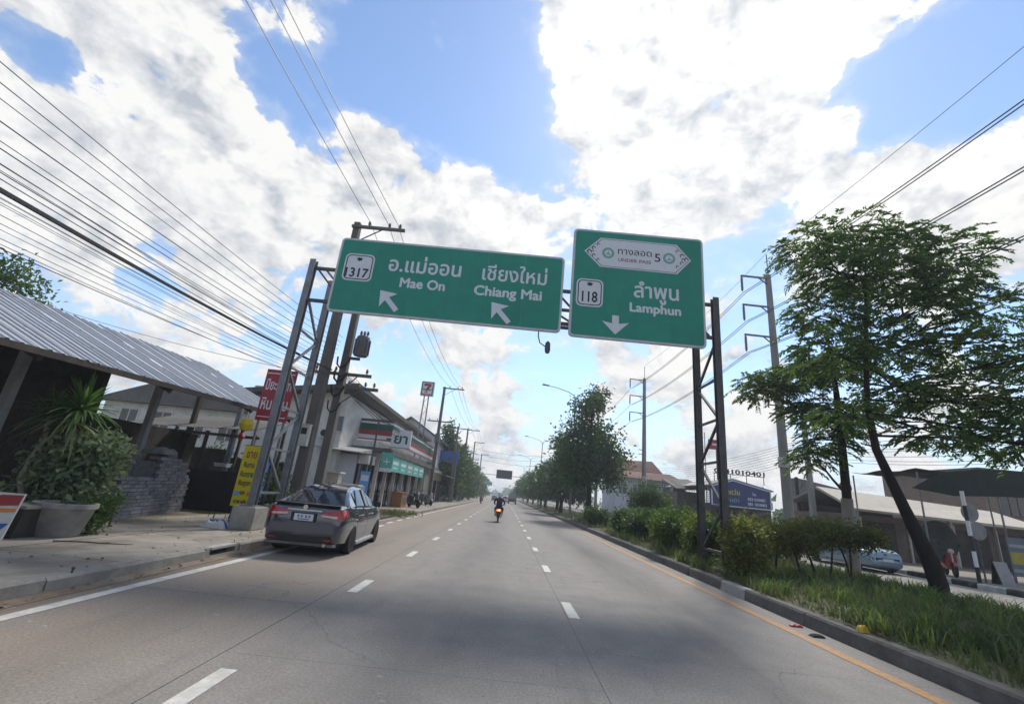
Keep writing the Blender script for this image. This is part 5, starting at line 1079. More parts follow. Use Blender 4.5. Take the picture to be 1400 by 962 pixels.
def scooter(label, loc, rz, paint, lit, group):
    s = thing('motor_scooter', label, 'motorcycle', loc, rz, group)
    for y in (-.62, .64):
        w = MB().lathe([(.19, -.04), (.25, -.05), (.28, -.025), (.285, 0), (.28, .025), (.25, .05), (.19, .04)], 22, (0, y, .285), 'x').build('wheel', 'rubber', s, smooth=True); MB().lathe([(.0, -.03), (.19, -.03), (.19, .03), (.0, .03)], 18, (0, y, .285), 'x').build('rim', 'rim_alloy', w)
    # bodywork: tail, seat, floor, leg shield
    b = MB(); rows = []
    for y, w, z0, z1 in ((-.88, .07, .66, .76), (-.80, .17, .46, .80), (-.55, .22, .36, .80), (-.25, .20, .30, .76), (0, .15, .28, .62), (.12, .14, .26, .38), (.32, .15, .28, .40), (.42, .19, .32, .95), (.52, .15, .36, 1.02)):
        rows.append([(w * .6, y, z0), (w, y, z0 + (z1 - z0) * .35), (w, y, z0 + (z1 - z0) * .75), (w * .55, y, z1), (-w * .55, y, z1), (-w, y, z0 + (z1 - z0) * .75), (-w, y, z0 + (z1 - z0) * .35), (-w * .6, y, z0)])
    b.v = [p for r in rows for p in r]; n = 8
    for i in range(len(rows) - 1):
        for k in range(n): b.f.append((i * n + k, i * n + (k + 1) % n, (i + 1) * n + (k + 1) % n, (i + 1) * n + k))
    b.f.append(tuple(range(n))); b.f.append(tuple((len(rows) - 1) * n + k for k in range(n)))
    b.build('bodywork', paint, s, smooth=True)
    MB().hexa([(-.13,-.80,.79),(.13,-.80,.79),(.12,-.02,.70),(-.12,-.02,.70),(-.11,-.78,.87),(.11,-.78,.87),(.10,-.02,.77),(-.10,-.02,.77)]).build('seat', 'cloth_dark', s, bevel=.03)
    tl = MB().hexa([(-.10,-.915,.66),(.10,-.915,.66),(.12,-.85,.66),(-.12,-.85,.66),(-.11,-.90,.75),(.11,-.90,.75),(.12,-.84,.75),(-.12,-.84,.75)]).build('tail_light', 'lamp_lit' if lit else 'lens_red', s, bevel=.01)
    MB().hexa([(-.09,-.93,.30),(.09,-.93,.30),(.09,-.90,.30),(-.09,-.90,.30),(-.09,-.90,.48),(.09,-.90,.48),(.09,-.88,.48),(-.09,-.88,.48)]).build('number_plate', 'plate_white' if not lit else 'cloth_dark', s)
    MB().hexa([(-.06,-.94,.22),(.06,-.94,.22),(.08,-.62,.58),(-.08,-.62,.58),(-.15,-.93,.62),(.15,-.93,.62),(.10,-.62,.66),(-.10,-.62,.66)]).build('rear_fender', 'trim_black', s, bevel=.01)
    MB().tube([(.16, -.3, .3), (.17, -.62, .32), (.17, -.92, .40)], [.03, .05, .055], 8).build('exhaust', 'rim_alloy', s)
    MB().tube([(-.34, .36, 1.04), (-.2, .40, 1.0), (0, .44, .98), (.2, .40, 1.0), (.34, .36, 1.04)], .022, 8).build('handlebar', 'trim_black', s)
    for sx in (-1, 1):
        m = MB().tube([(sx * .24, .40, 1.02), (sx * .30, .42, 1.2)], .008, 5).build('mirror_stalk', 'trim_black', s); MB().lathe([(0, -.012), (.06, -.012), (.06, .012)], 12, (sx * .31, .42, 1.24), 'y').build('mirror', 'trim_black', m)
    MB().tube([(0, .5, .95), (0, .56, .6), (0, .64, .29)], .03, 8).build('fork', 'rim_alloy', s); MB().prism([(.36, .48), (.52, .60), (.80, .56), (.92, .42), (.80, .52), (.55, .55)], 'x', -.06, .06).build('front_fender', paint, s)
    MB().lathe([(0, .10), (.09, .07), (.11, 0)], 14, (0, .52, .98), 'y').build('headlamp', 'lens_clear', s, smooth=True)
    return s
def rider(label, loc, rz, shirt, helm, group=None):
    r = thing('person', label, 'person', loc, rz, group)
    me = bpy.data.meshes.new('body')
    J = [((0, -.30, .90), .15, .12), ((0, -.27, 1.10), .155, .115), ((0, -.22, 1.30), .185, .12), ((0, -.18, 1.42), .10, .08), ((0, -.15, 1.50), .055, .055), ((0, -.12, 1.60), .085, .095)]
    E = [(0, 1), (1, 2), (2, 3), (3, 4), (4, 5)]
    for sx in (-1, 1):
        b = len(J)
        J += [((sx * .19, -.20, 1.37), .068, .065), ((sx * .32, -.05, 1.17), .052, .05), ((sx * .31, .20, 1.05), .042, .04), ((sx * .29, .34, 1.05), .038, .032)]
        E += [(2, b), (b, b + 1), (b + 1, b + 2), (b + 2, b + 3)]
        b = len(J)
        J += [((sx * .12, -.24, .86), .105, .10), ((sx * .24, .14, .80), .075, .075), ((sx * .20, .12, .46), .055, .055), ((sx * .19, .10, .38), .045, .05), ((sx * .20, .26, .345), .04, .035)]
        E += [(0, b), (b, b + 1), (b + 1, b + 2), (b + 2, b + 3), (b + 3, b + 4)]
    me.from_pydata([j[0] for j in J], E, []); o = bpy.data.objects.new('body', me); C.objects.link(o)
    sk = o.modifiers.new('skin', 'SKIN')
    for i, j in enumerate(J): d = me.skin_vertices[0].data[i]; d.radius = (j[1], j[2]); d.use_root = i == 0
    o.modifiers.new('sub', 'SUBSURF').levels = 1
    bpy.context.view_layer.update(); dg = bpy.context.evaluated_depsgraph_get(); m2 = bpy.data.meshes.new_from_object(o.evaluated_get(dg)); o.modifiers.clear(); o.data = m2; m2.materials.clear()
    for nm in (shirt, 'cloth_dark', 'skin_tan'): m2.materials.append(M[nm])
    m2.shade_smooth()
    for p in m2.polygons:
        c = p.center; p.material_index = 1 if c.z < .93 else (2 if (c.y > .22 or (c.z > 1.46)) and c.z > .95 else 0)
    o.parent = r
    h = MB().lathe([(.05, -.12), (.115, -.11), (.14, -.02), (.138, .06), (.11, .125), (.05, .155), (.01, .16)], 18, (0, -.12, 1.63)).build('helmet', helm, r, smooth=True)
    MB().lathe([(.122, -.03), (.144, -.02), (.143, .035), (.12, .04)], 18, (0, -.108, 1.63)).build('visor', 'car_glass', h, smooth=True)
    for sx in (-1, 1):          # hands closed on the grips: four fingers and a thumb each
        hd = MB(); hd.hexa([(sx*.27,.30,1.02),(sx*.34,.30,1.02),(sx*.34,.36,1.01),(sx*.27,.36,1.01),(sx*.27,.30,1.07),(sx*.34,.30,1.07),(sx*.34,.36,1.07),(sx*.27,.36,1.07)])
        for k in range(4): hd.tube([(sx * (.275 + .02 * k), .35, 1.065), (sx * (.275 + .02 * k), .395, 1.06), (sx * (.275 + .02 * k), .40, 1.02), (sx * (.275 + .02 * k), .37, 1.0 + .004 * k)], .009, 5)
        hd.tube([(sx * .27, .32, 1.04), (sx * .25, .35, 1.02), (sx * .255, .38, 1.01)], .01, 5); hd.build('hand', 'skin_tan', r)
    return r
scooter('dark scooter with glowing tail light riding ahead in the middle lane', (-.28, 29.9, 0), 0, 'bike_red', True, 'motorcycles on the road'); rider('rider in dark jacket and white helmet on the scooter ahead', (-.28, 29.9, 0), 0, 'cloth_navy', 'helmet_white', 'riders on the road')
scooter('distant dark scooter riding close to the left edge line', (-3.7, 76, 0), 0, 'car_dark', False, 'motorcycles on the road'); rider('far rider in grey clothes near the left edge line', (-3.7, 76, 0), 0, 'cloth_grey', 'helmet_dark', 'riders on the road')
scooter('black scooter parked on the pavement before the orange counter', (-6.55, 34.6, .145), R(-140), 'car_dark', False, 'parked scooters'); scooter('dark scooter parked farther along beside the black bins', (-6.6, 41.5, .145), R(-150), 'car_silver', False, 'parked scooters')
scooter('red scooter parked behind the leaning tree across the road', (18.9, 20.4, .17), R(150), 'bike_red', False, 'parked scooters')
for k, (x, y) in enumerate(((-7.3, 39.8), (-7.3, 40.8))):
    b = thing('rubbish_bin', ('nearer', 'farther')[k] + ' of two black lidded bins by the shop wall', 'bin', (x, y, .145), 0, 'black bins'); MB().prism([(-.26, 0), (.26, 0), (.32, .85), (-.32, .85)], 'y', -.3, .3).build('bin', 'plastic_black', b, bevel=.02); MB().box(-.35, .35, -.34, .34, .85, .93).build('lid', 'plastic_black', b, bevel=.02)

# ================================================================ TREES
leafmat('leaf_tree', (.026, .068, .016), (.115, .175, .045), .5); mat('bark_dark', (.020, .016, .014), .95, .3, 6, bump=.6, bscale=18, stretch=(1, 1, .35))
def limb(P0, P1, r0, r1, wob=.12, n=5):
    a, b = Vector(P0), Vector(P1); L = (b - a).length; pts = [a + (b - a) * (i / n) + (Vector((rnd.gauss(0, 1), rnd.gauss(0, 1), rnd.gauss(0, .6))) * wob * L * .12 if 0 < i < n else Vector()) for i in range(n + 1)]
    return pts, [r0 + (r1 - r0) * i / n for i in range(n + 1)]
def tree(name, label, base, trunk, rad, blobs, kind, n, L, Wd, m, bark='bark', group=None, pin=False, cr=.25, clump=14, droop=.25, low=None):
    """trunk: points and radii; limbs reach every crown lobe; leaves in clumps (or feathered sprays) through each lobe"""
    t = thing(name, label, 'tree', base, 0, group); O = Vector(base)
    MB().tube([Vector(p) - O for p in trunk], rad, 10).build('trunk', bark, t, smooth=True)
    if low: MB().tube([Vector(p) - O for p in low], [rad[0] * 1.04] * len(low), 10).build('trunk_base', 'bark_pale', t, smooth=True)
    mb = MB(); tz = [p[2] for p in trunk]
    for c, r, w in blobs:
        k = max([i for i, z in enumerate(tz) if z < c[2] - .35] or [0]); k = min(k, len(trunk) - 2); p = Vector(trunk[k]).lerp(Vector(trunk[k + 1]), rnd.uniform(.1, .8))
        pts, rr = limb(p, Vector(c), rad[k] * .34, .02); mb.tube([q - O for q in pts], rr, 6)
        for _ in range(5):
            e = Vector(c) + Vector((rnd.uniform(-.8, .8) * r[0], rnd.uniform(-.8, .8) * r[1], rnd.uniform(-.5, .7) * r[2])); q2, r2 = limb(pts[rnd.randint(2, 4)], e, .03, .009, .2, 4); mb.tube([q - O for q in q2], r2, 5)
    mb.build('branches', bark, t, smooth=True)
    if not pin: foliage('crown', blobs, n, L, Wd, m, t, .35, droop, base, clump, cr)
    else:
        tot = sum(b[2] for b in blobs); Ps = []; Ds = []
        for c, r, w in blobs:
            for _ in range(int(n * w / tot)):
                u = sph(1)[0] * (.25 + .75 * rnd.random() ** .6); p = np.array(c) + u * np.array(r); d = np.array((u[0] * 1.2 + rnd.gauss(0, .5), u[1] * 1.2 + rnd.gauss(0, .5), .15 + u[2] * .3)); d /= np.linalg.norm(d); s = np.cross(d, (0, 0, 1)); s /= np.linalg.norm(s) + 1e-6; ln = rnd.uniform(.32, .62)
                for k in range(9):
                    f = (k + 1) / 9; q = p + d * ln * f + np.array((0, 0, -.55 * ln * f * f))
                    for sg in (-1, 1): Ps.append(q); Ds.append(s * sg * .8 + d * .75 + np.array((0, 0, -.45 - .3 * rnd.random())) + NR.normal(size=3) * .15)
        k = len(Ps); V, F = leaf_cloud(np.array(Ps) - np.array(base), np.array(Ds), L * NR.uniform(.65, 1.25, k), Wd * NR.uniform(.8, 1.2, k)); np_mesh('crown', V, F, m, t)
    return t
tree('leaning_tree', 'big leaning median tree with feathery drooping leaves at the right edge', (10.68, 12, .22),
     [(10.72, 12, .0), (10.76, 12, .55), (10.66, 12, 1.05), (10.24, 12, 2.2), (9.72, 12, 3.7), (9.66, 12, 4.9), (9.85, 12, 6.4), (10.05, 12, 7.8), (10.3, 12, 9.6)], [.235, .20, .19, .135, .098, .078, .06, .042, .02],
     [((8.55, 12, 9.75), (.75, .9, 0.60), .55), ((9.9, 12, 10.2), (.95, 1.0, 0.67), .8), ((11.4, 12.2, 10.25), (.9, 1.0, 0.60), .7), ((12.9, 12, 10.0), (.95, .9, 0.63), .7), ((9.2, 11.6, 8.7), (1.1, 1.0, 0.67), 1.0), ((10.9, 12.3, 9.1), (1.1, 1.1, 0.67), .9), ((12.5, 12, 8.9), (1.0, 1.0, 0.67), .8), ((8.9, 12.2, 7.6), (1.0, 1.0, 0.63), .8), ((11.5, 12, 8.0), (1.2, 1.1, 0.60), .9), ((13.7, 11.8, 8.1), (.9, .9, 0.60), .6),
      ((8.8, 12, 6.3), (1.0, 1.1, 0.67), .9), ((10.7, 12.4, 6.7), (1.0, 1.0, 0.60), .7), ((12.5, 12, 6.8), (1.2, 1.1, 0.63), 1.0), ((14.6, 11.7, 6.7), (1.1, 1., 0.63), .8), ((12.0, 12, 5.5), (1.2, 1.1, 0.60), .9), ((14.1, 11.8, 5.3), (1.3, 1.1, 0.67), 1.0), ((10.7, 12, 5.4), (.8, .9, 0.53), .5), ((13.2, 11.7, 4.4), (1.4, 1.0, 0.63), 1.0), ((15.2, 11.6, 4.3), (1.1, 1.0, 0.56), .8), ((11.3, 12, 4.3), (.75, .8, 0.48), .4), ((9.0, 12, 4.6), (.6, .7, 0.53), .3)],
     'pin', 2450, .16, .055, 'leaf_tree', 'bark_dark', pin=True)
tree('slim_tree', 'slim straight tree with hanging foliage between the pole and the leaning tree', (11.72, 16, .25), [(11.66, 16, .1), (11.68, 16, 2.0), (11.75, 16, 4.2), (11.8, 16, 6.2), (11.8, 16, 8.0)], [.17, .15, .13, .10, .04],
     [((11.7, 16, 7.3), (1.3, 1.1, .6), 1.0), ((10.2, 16, 6.7), (1.1, .9, .5), .9), ((9.0, 16, 6.3), (.7, .8, .5), .5), ((10.9, 16, 5.6), (1.0, .9, .5), .7), ((12.1, 16, 5.6), (.9, .9, .5), .5), ((11.4, 16, 4.6), (.8, .8, .56), .5), ((10.7, 16, 3.9), (.5, .6, .47), .25)], 'pin', 850, .17, .058, 'leaf_tree', 'bark_dark', pin=True, low=[(11.66, 16, .1), (11.67, 16, 1.9), (11.69, 16, 2.6)])
def cone_blobs(x, y, z0, z1, w, k, ov=1.):
    B = []
    for i in range(k):
        t = (i + .5) / k; rr = w * (1 - .72 * t ** 1.3) * (1 if t > .12 else .8)
        for j in range(max(1, int(4 * (1 - t) + 1))): a = rnd.uniform(0, 6.28); B.append(((x + math.cos(a) * rr * .5, y + math.sin(a) * rr * .5, z0 + (z1 - z0) * t + rnd.uniform(-.3, .3)), (rr * .52, rr * .52, (z1 - z0) / k * .62), 1.2 - t * .6))
    return B
tree('median_tree', 'tall full median tree standing right of the double street lamp', (7.1, 40, .25), [(7.1, 40, .1), (7.15, 40, 3), (7.1, 40, 7), (7.1, 40, 11)], [.28, .22, .14, .04], cone_blobs(7.1, 40, 3.4, 11.9, 4.0, 6), 'x', 9000, .36, .17, 'leaf_dark', 'bark_dark', 'trees in the median', cr=.38)
MT = [(6.6, 55, 9.3, 3.6, 'second median tree, merging with the tall one'), (7.4, 66, 8.6, 3.6, 'third median tree in the receding row'), (6.8, 78, 8.2, 3.7, 'fourth median tree in the receding row'), (7.2, 93, 8.0, 3.8, 'fifth median tree in the receding row'), (6.8, 112, 8.2, 4.2, 'sixth median tree before the far gantry'), (7.0, 140, 8.5, 4.6, 'seventh median tree beyond the far gantry'), (7.0, 175, 9, 5., 'last median tree where the road vanishes')]
for x, y, h, w, lab in MT: tree('median_tree', lab, (x, y, .25), [(x, y, .1), (x + .1, y, 3), (x, y, h - 1)], [.24, .18, .05], cone_blobs(x, y, 2.4, h, w, 4), 'x', 3200, .5 + y * .002, .26, 'leaf_dark', 'bark_dark', 'trees in the median', cr=.42)
LT = [(-8.9, 63, 10.6, 4.0, 'dense roadside tree just past the blue billboard'), (-8.6, 70, 9.6, 3.8, 'second dense tree left of the far shops'), (-8.4, 80, 9.0, 3.8, 'third tree on the left verge by the small shop'), (-8.4, 94, 8.6, 3.8, 'fourth tree along the left verge'), (-9.0, 114, 8.2, 3.8, 'fifth tree along the left verge'), (-9.0, 138, 8.4, 4.2, 'sixth tree along the left verge'), (-9.2, 170, 9, 5, 'last tree on the left where the road vanishes')]
for x, y, h, w, lab in LT: tree('roadside_tree', lab, (x, y, .1), [(x, y, 0), (x, y, 3), (x, y, h - 1)], [.24, .18, .05], cone_blobs(x, y, 1.6, h, w, 5), 'x', 3600, .46 + y * .002, .24, 'leaf_dark', 'bark_dark', 'trees on the left verge', cr=.42)
tree('yard_tree', 'tree crown peeping over the shed roof at the left edge', (-22.5, 17, .1), [(-22.5, 17, 0), (-22.3, 17, 4), (-22, 17, 7)], [.25, .2, .06], [((-22, 17, 7.6), (2.2, 2, 1.0), 1), ((-20.4, 16.4, 8.0), (1.1, 1, .55), .5), ((-24, 17, 6), (2, 2, 1.3), .7)], 'x', 2600, .22, .1, 'leaf_mid', 'bark')
for k, (x, y, h) in enumerate(((-17, 21.5, 3.0), (-14.2, 22.5, 2.6), (-12, 23, 2.4))):
    s = thing('yard_shrub', ('green shrub farthest left behind the lean-to', 'middle green shrub behind the lean-to', 'green shrub behind the lean-to nearest the poles')[k], 'shrub', (x, y, .1), 0, 'shrubs behind the yard'); foliage('foliage', [((x, y, h * .6), (1.4, .8, h * .4), 1)], 900, .2, .09, 'leaf_bright', s, .3, .2, (x, y, .1), 10, .2); MB().tube([(0, 0, 0), (0, 0, h * .6)], .05, 6).build('stem', 'bark', s)
# hedge clipped like a table, on thin crooked stems
hg = thing('flat_hedge', 'flat-topped yellow green hedge on thin bare stems near the kerb', 'hedge', (8.7, 13.2, .3))
foliage('foliage', [((7.5, 13.2, 1.28), (.7, .65, .36), 1), ((8.4, 13.2, 1.40), (.8, .7, .38), 1.2), ((9.3, 13.2, 1.45), (.8, .65, .38), 1.1), ((9.9, 13.1, 1.38), (.5, .55, .30), .5), ((8.0, 12.9, 1.1), (.7, .5, .25), .5)], 9500, .085, .05, 'leaf_hedge', hg, .15, .1, (8.7, 13.2, .3), 12, .09)
for x, y, dx in ((7.5, 13.3, .2), (8.1, 13.1, -.25), (8.9, 13.2, .3), (9.35, 13.0, -.2), (9.55, 13.3, .15), (8.7, 13.4, -.35)):
    MB().tube([(x - 8.7, y - 13.2, -.1), (x - 8.7 + dx * .4, y - 13.2, .45), (x - 8.7 + dx, y - 13.2 + .1, 1.1)], [.032, .026, .015], 6).build('stem', 'bark_dark', hg)
BU = [(6.75, 16.4, 1.45, .85, 'leaf_hedge', 'rounded yellowish bush at the gantry right footing'), (8.1, 16.3, 1.35, .9, 'leaf_hedge', 'bush between the gantry leg and the transmission pole'), (6.5, 18.9, 1.35, .8, 'leaf_bright', 'bright lime bush left of the gantry leg'), (7.8, 19.4, 1.4, 1.0, 'leaf_bright', 'wide lime bush behind the gantry leg'), (6.7, 22, 1.25, 1.0, 'leaf_mid', 'low green bush in the median before the lamp'), (8.6, 23.5, 1.5, 1.2, 'leaf_mid', 'green bush beside the far transmission pole'), (7.1, 26.5, 1.2, 1.1, 'leaf_mid', 'low bush in the middle distance of the median'), (9.6, 31, 3.1, 1.5, 'leaf_dark', 'dark rounded small tree right of the tall median tree'), (6.2, 31, 1.0, .9, 'leaf_mid', 'low bush near the tall median tree'), (10.1, 17.6, 1.5, 1.0, 'leaf_hedge', 'bush at the foot of the transmission pole'), (6.35, 14.9, 1.1, .55, 'leaf_bright', 'small bright weed bush between the two right gantry posts'), (6.0, 11.95, 1.15, .45, 'leaf_hedge', 'small bush hugging the front right gantry post'), (6.75, 12.7, 1.35, .6, 'leaf_hedge', 'bush joining the right gantry post to the flat hedge'), (6.1, 17.3, 1.25, .7, 'leaf_bright', 'lime bush by the kerb just past the gantry'), (6.2, 24.3, 1.1, .8, 'leaf_mid', 'low kerbside bush midway to the tall tree')]
for x, y, h, w, m, lab in BU:
    s = thing('median_bush', lab, 'bush', (x, y, .3), 0, 'bushes in the median'); k = 4 if h < 2.5 else 7
    bl = [((x + rnd.uniform(-.45, .45) * w, y + rnd.uniform(-.4, .4) * w, .3 + h * rnd.uniform(.42, .72)), (w * .62, w * .6, h * .30), 1) for _ in range(k)]
    foliage('foliage', bl, 4200 if h < 2.5 else 6000, .10 if y < 20 else .15, .06 if y < 20 else .085, m, s, .15, .05, (x, y, .3), 12, .14)
    for q in (-.2, .15): MB().tube([(q * .4, 0, -.1), (q, .05, h * .3), (q * 2, 0, h * .6)], [.03, .025, .012], 6).build('stem', 'bark', s)
# far wood closing the horizon on all sides
P = []
for x0, x1, y, h in ((-260, -14, 330, 9), (-6, 260, 420, 9), (-14, 14, 520, 10), (40, 200, 120, 6), (-160, -40, 90, 7)):
    for _ in range(int(abs(x1 - x0) * 9)): u = rnd.random(); x = x0 + (x1 - x0) * u; P.append((x, y + rnd.uniform(-8, 8), rnd.random() ** 1.3 * h * (.7 + .3 * math.sin(x * .21) + .2 * math.sin(x * .5 + 1))))
V, F = leaf_cloud(P, NR.normal(size=(len(P), 3)), 2.6, 2.0); fw = np_mesh('far_wood', V, F, 'leaf_dark'); tag(fw, 'distant belt of dark trees along the horizon', 'wood', kind='stuff')

# ================================================================ RIGHT SIDE: buildings, lamps, signs
mat('brick_wall', (.21, .155, .125), .9, .15, 5, bump=.2, dirt=(.14, .10, .085), dscale=1); mat('wall_grey', (.20, .19, .18), .9, .1, 3, dirt=(.15, .14, .135), dscale=.8); mat('fascia_beige', (.46, .41, .34), .8, .06, 3, dirt=(.38, .34, .29), dscale=.7)
mat('wall_brown', (.13, .095, .075), .9, .2, 3, dirt=(.20, .16, .135), dscale=1); mat('roof_red', (.15, .055, .045), .85, .18, 3, dirt=(.13, .07, .06), dscale=.8); mat('net_green', (.02, .055, .045), .9, .3, 5); mat('tarp_dark', (.018, .024, .022), .85, .25, 3); mat('sign_navy', (.025, .04, .14), .5, .1, 3); mat('dish_dark', (.045, .05, .05), .7, .2, 5); mat('roof_grey', (.24, .235, .23), .7, .12, 3, metal=.2)
def street_lamp(label, y):
    l = thing('street_lamp', label, 'street lamp', (6.0, y, .25), 0, 'double street lamps in the median')
    MB().tube([(0, 0, -.2), (0, 0, 5), (0, 0, 11.0)], [.12, .09, .06], 10).build('pole', 'galv_steel', l, smooth=True); MB().box(-.18, .18, -.18, .18, -.1, .25).build('base', 'footing', l)
    for s in (-1, 1):
        MB().tube([(0, 0, 10.8), (s * .18, 0, 11.25), (s * .7, 0, 11.55), (s * 1.8, 0, 11.85), (s * 2.7, 0, 12.0)], [.05, .045, .04, .035, .03], 8).build('arm', 'galv_steel', l, smooth=True)
        MB().hexa([(s*2.6,-.1,11.94),(s*3.35,-.12,12.0),(s*3.35,.12,12.0),(s*2.6,.1,11.94),(s*2.6,-.07,12.05),(s*3.3,-.09,12.14),(s*3.3,.09,12.14),(s*2.6,.07,12.05)]).build('lamp_head', 'galv_steel', l, bevel=.03)
    return l
for y, lab in ((43, 'nearest double-armed street lamp rising beside the tall median tree'), (83, 'second double-armed street lamp above the tree row'), (123, 'third double-armed street lamp, small above the tree row'), (163, 'farthest double-armed street lamp near the vanishing point')): street_lamp(lab, y)
# far gantry with a dark sign back
fg = thing('far_gantry', 'distant gantry over the road with a dark rectangular message board', 'gantry', (-.6, 118, 0)); MB().box(-2.0, 2.0, -.2, .2, 5.6, 7.7).build('message_board', 'trim_black', fg); MB().box(-7.2, 6.4, .2, .4, 6.3, 6.42).build('beam', 'dark_steel', fg); MB().box(-7.3, -7.0, .2, .5, 0, 7).build('post', 'dark_steel', fg); MB().box(6.2, 6.5, .2, .5, 0, 7).build('post', 'dark_steel', fg); MB().box(-2.03, 2.03, -.22, -.2, 5.57, 5.63).build('frame', 'galv_steel', fg)
g2 = thing('green_road_sign', 'small green road sign far off among the left trees', 'road sign', (-5.6, 150, 0)); MB().box(-1.2, 1.2, -.06, .06, 4.2, 5.2).build('panel', 'paint_teal', g2); MB().box(-1.0, -.85, .06, .2, 0, 5.1).build('post', 'galv_steel', g2)
# blue shop with painted gable
bl = thing('blue_shop', 'blue shop with white edged gable and painted lettering across the road', 'shop', (19, 43, .17)); MB().box(0, 5.6, .5, 12, 0, 2.6).build('ground_floor', 'shed_dark', bl)
MB().prism([(0, 2.45), (5.4, 2.45), (5.4, 4.05), (2.0, 4.75), (0, 4.1)], 'y', .1, .5).build('gable', 'sign_navy', bl)
for a, b in (((0, 2.45), (5.4, 2.45)), ((5.4, 2.45), (5.4, 4.05)), ((5.4, 4.05), (2.0, 4.75)), ((2.0, 4.75), (0, 4.1)), ((0, 4.1), (0, 2.45))): MB().bar((a[0], .06, a[1]), (b[0], .06, b[1]), .09, .09).build('trim', 'sign_white', bl)
MB().hexa([(5.46,.2,2.5),(8.2,6,2.5),(8.1,6.2,2.5),(5.4,.5,2.5),(5.46,.2,4.05),(8.2,6,5.0),(8.1,6.2,5.0),(5.4,.5,4.05)]).build('side_panel', 'paint_skyblue', bl); MB().prism([(-.2, 4.12), (2.0, 4.82), (5.7, 4.06), (5.7, 4.16), (2.0, 4.92), (-.2, 4.22)], 'y', .0, 12).build('roof', 'roof_grey', bl)
fit_text('ตัดแว่น', 'thai_lettering', 'board_yellow', bl, 1.0, 2.6, 3.5, .62, .085, .01); fit_text('แว่นตา', 'thai_lettering', 'sign_seal', bl, 1.1, 2.5, 2.85, .5, .085, .01); fit_text('โทร', 'thai_lettering', 'sign_white', bl, 3.75, 4.1, 3.55, .36, .085, .006); fit_text('053 010401', 'lettering', 'sign_white', bl, 3.3, 4.9, 3.1, .36, .085, .01); fit_text('081 1010401', 'lettering', 'sign_white', bl, 3.3, 5.0, 2.68, .36, .085, .01)
for x in (.6, 2.2, 3.8): MB().box(x, x + 1.2, .44, .495, .1, 2.2).build('shutter', 'window_dark', bl)
ph = thing('roof_numerals', 'black phone number letters standing along a roof edge near the gantry', 'sign', (19.3, 43.1, 5.30)); fit_text('0841010401', 'numerals', 'sign_black', ph, 0, 4.75, .22, .56, 0, .02); MB().box(-.1, 4.7, .0, .05, .14, .2).build('rail', 'dark_steel', ph)
for x in (0, 1.5, 3.0, 4.6): MB().box(x, x + .05, 0, .05, -.6, .2).build('support', 'dark_steel', ph)
dk = thing('dark_roof_shop', 'low shop with dark grey roof left of the blue shop', 'shop', (18.0, 49, .17)); MB().box(.1, 2.4, .4, 5, 0, 3.6).build('wall', 'wall_brown', dk); MB().hexa([(-.3,-.6,3.7),(2.7,-.6,3.9),(2.7,4,5.0),(-.3,4,4.8),(-.3,-.6,3.85),(2.7,-.6,4.05),(2.7,4,5.15),(-.3,4,4.95)]).build('roof', 'roof_dark', dk); MB().box(.3, 2.1, .34, .395, 0, 2.4).build('shutter', 'window_dark', dk)
gg = thing('grey_hall', 'grey blank-walled hall with sloping top behind the transmission pole', 'building', (20.4, 32.5, .17)); MB().prism([(0, 2.35), (6.4, 2.45), (6.4, 3.45), (4.6, 3.85), (.0, 4.55)], 'y', 0, 1.9).build('upper_wall', 'wall_grey', gg); MB().box(.1, 6.4, .6, 1.9, 0, 2.36).build('ground_floor', 'shed_dark', gg); MB().box(-.12, 0, -.1, .1, 0, 4.6).build('corner_post', 'trim_black', gg)
MB().box(.0, 6.42, -.04, .0, 2.3, 2.42).build('sill_band', 'board_red', gg); MB().box(1.3, 1.7, -.05, 0, 3.6, 3.75).build('vent', 'sign_white', gg)
be = thing('beige_roof_shop', 'long shop with broad beige roof fascia over a brown open front', 'shop', (19.6, 26.4, .17)); MB().hexa([(0,0,2.50),(11,0,2.32),(11,3.0,3.2),(.0,3.0,3.70),(0,-.02,2.62),(11,-.02,2.44),(11,3.0,3.35),(0,3.0,3.85)]).build('roof', 'fascia_beige', be); MB().hexa([(0,3.02,3.70),(11,3.02,3.2),(11,6,2.6),(0,6,2.9),(0,3.02,3.85),(11,3.02,3.35),(11,6,2.7),(0,6,3.0)]).build('roof', 'roof_grey', be); MB().box(.3, 10.8, .8, 6, 0, 2.34).build('wall', 'wall_brown', be)
for x in (.9, 3.6, 6.2, 8.6): w = MB().box(x, x + 1.9, .74, .795, .1, 2.0).build('dark_opening_panel', 'shed_dark', be); MB().box(x - .1, x, .70, .80, 0, 2.2).build('jamb', 'wall_cream', w)  # solid panels; the shade inside the doorways is painted as dark colour
for x in (.1, 5.4, 10.6): MB().box(x, x + .15, .1, .25, 0, 2.5).build('post', 'post_grey', be)
br = thing('brick_house', 'brown brick house with dark window above the beige fascia at the edge', 'house', (35, 34, .17)); MB().box(0, 9, 0, 9, 0, 6.5).build('wall', 'brick_wall', br); MB().box(-.4, 9.4, -.4, 9.4, 6.5, 6.7).build('roof', 'roof_dark', br); window(br, 1.1, 3.0, 3.5, 5.0, 0, bars=2, fm='wall_brown')
aw = thing('tarp_awning', 'dark drooping tarp awning on poles behind the leaning tree', 'awning', (18.0, 20.2, .17)); V = []; F = []; nn = 10
for j in range(nn + 1):
    for i in range(nn + 1): u, v = i / nn, j / nn; V.append((u * 7.2, v * 4, 4.30 + .2 * math.sin(min(1, u * 1.6) * math.pi / 2) * (1 - .35 * abs(v - .5)) - .12 * math.sin(u * math.pi * 3) ** 2 - .1 * math.sin(v * math.pi * 2) ** 2))
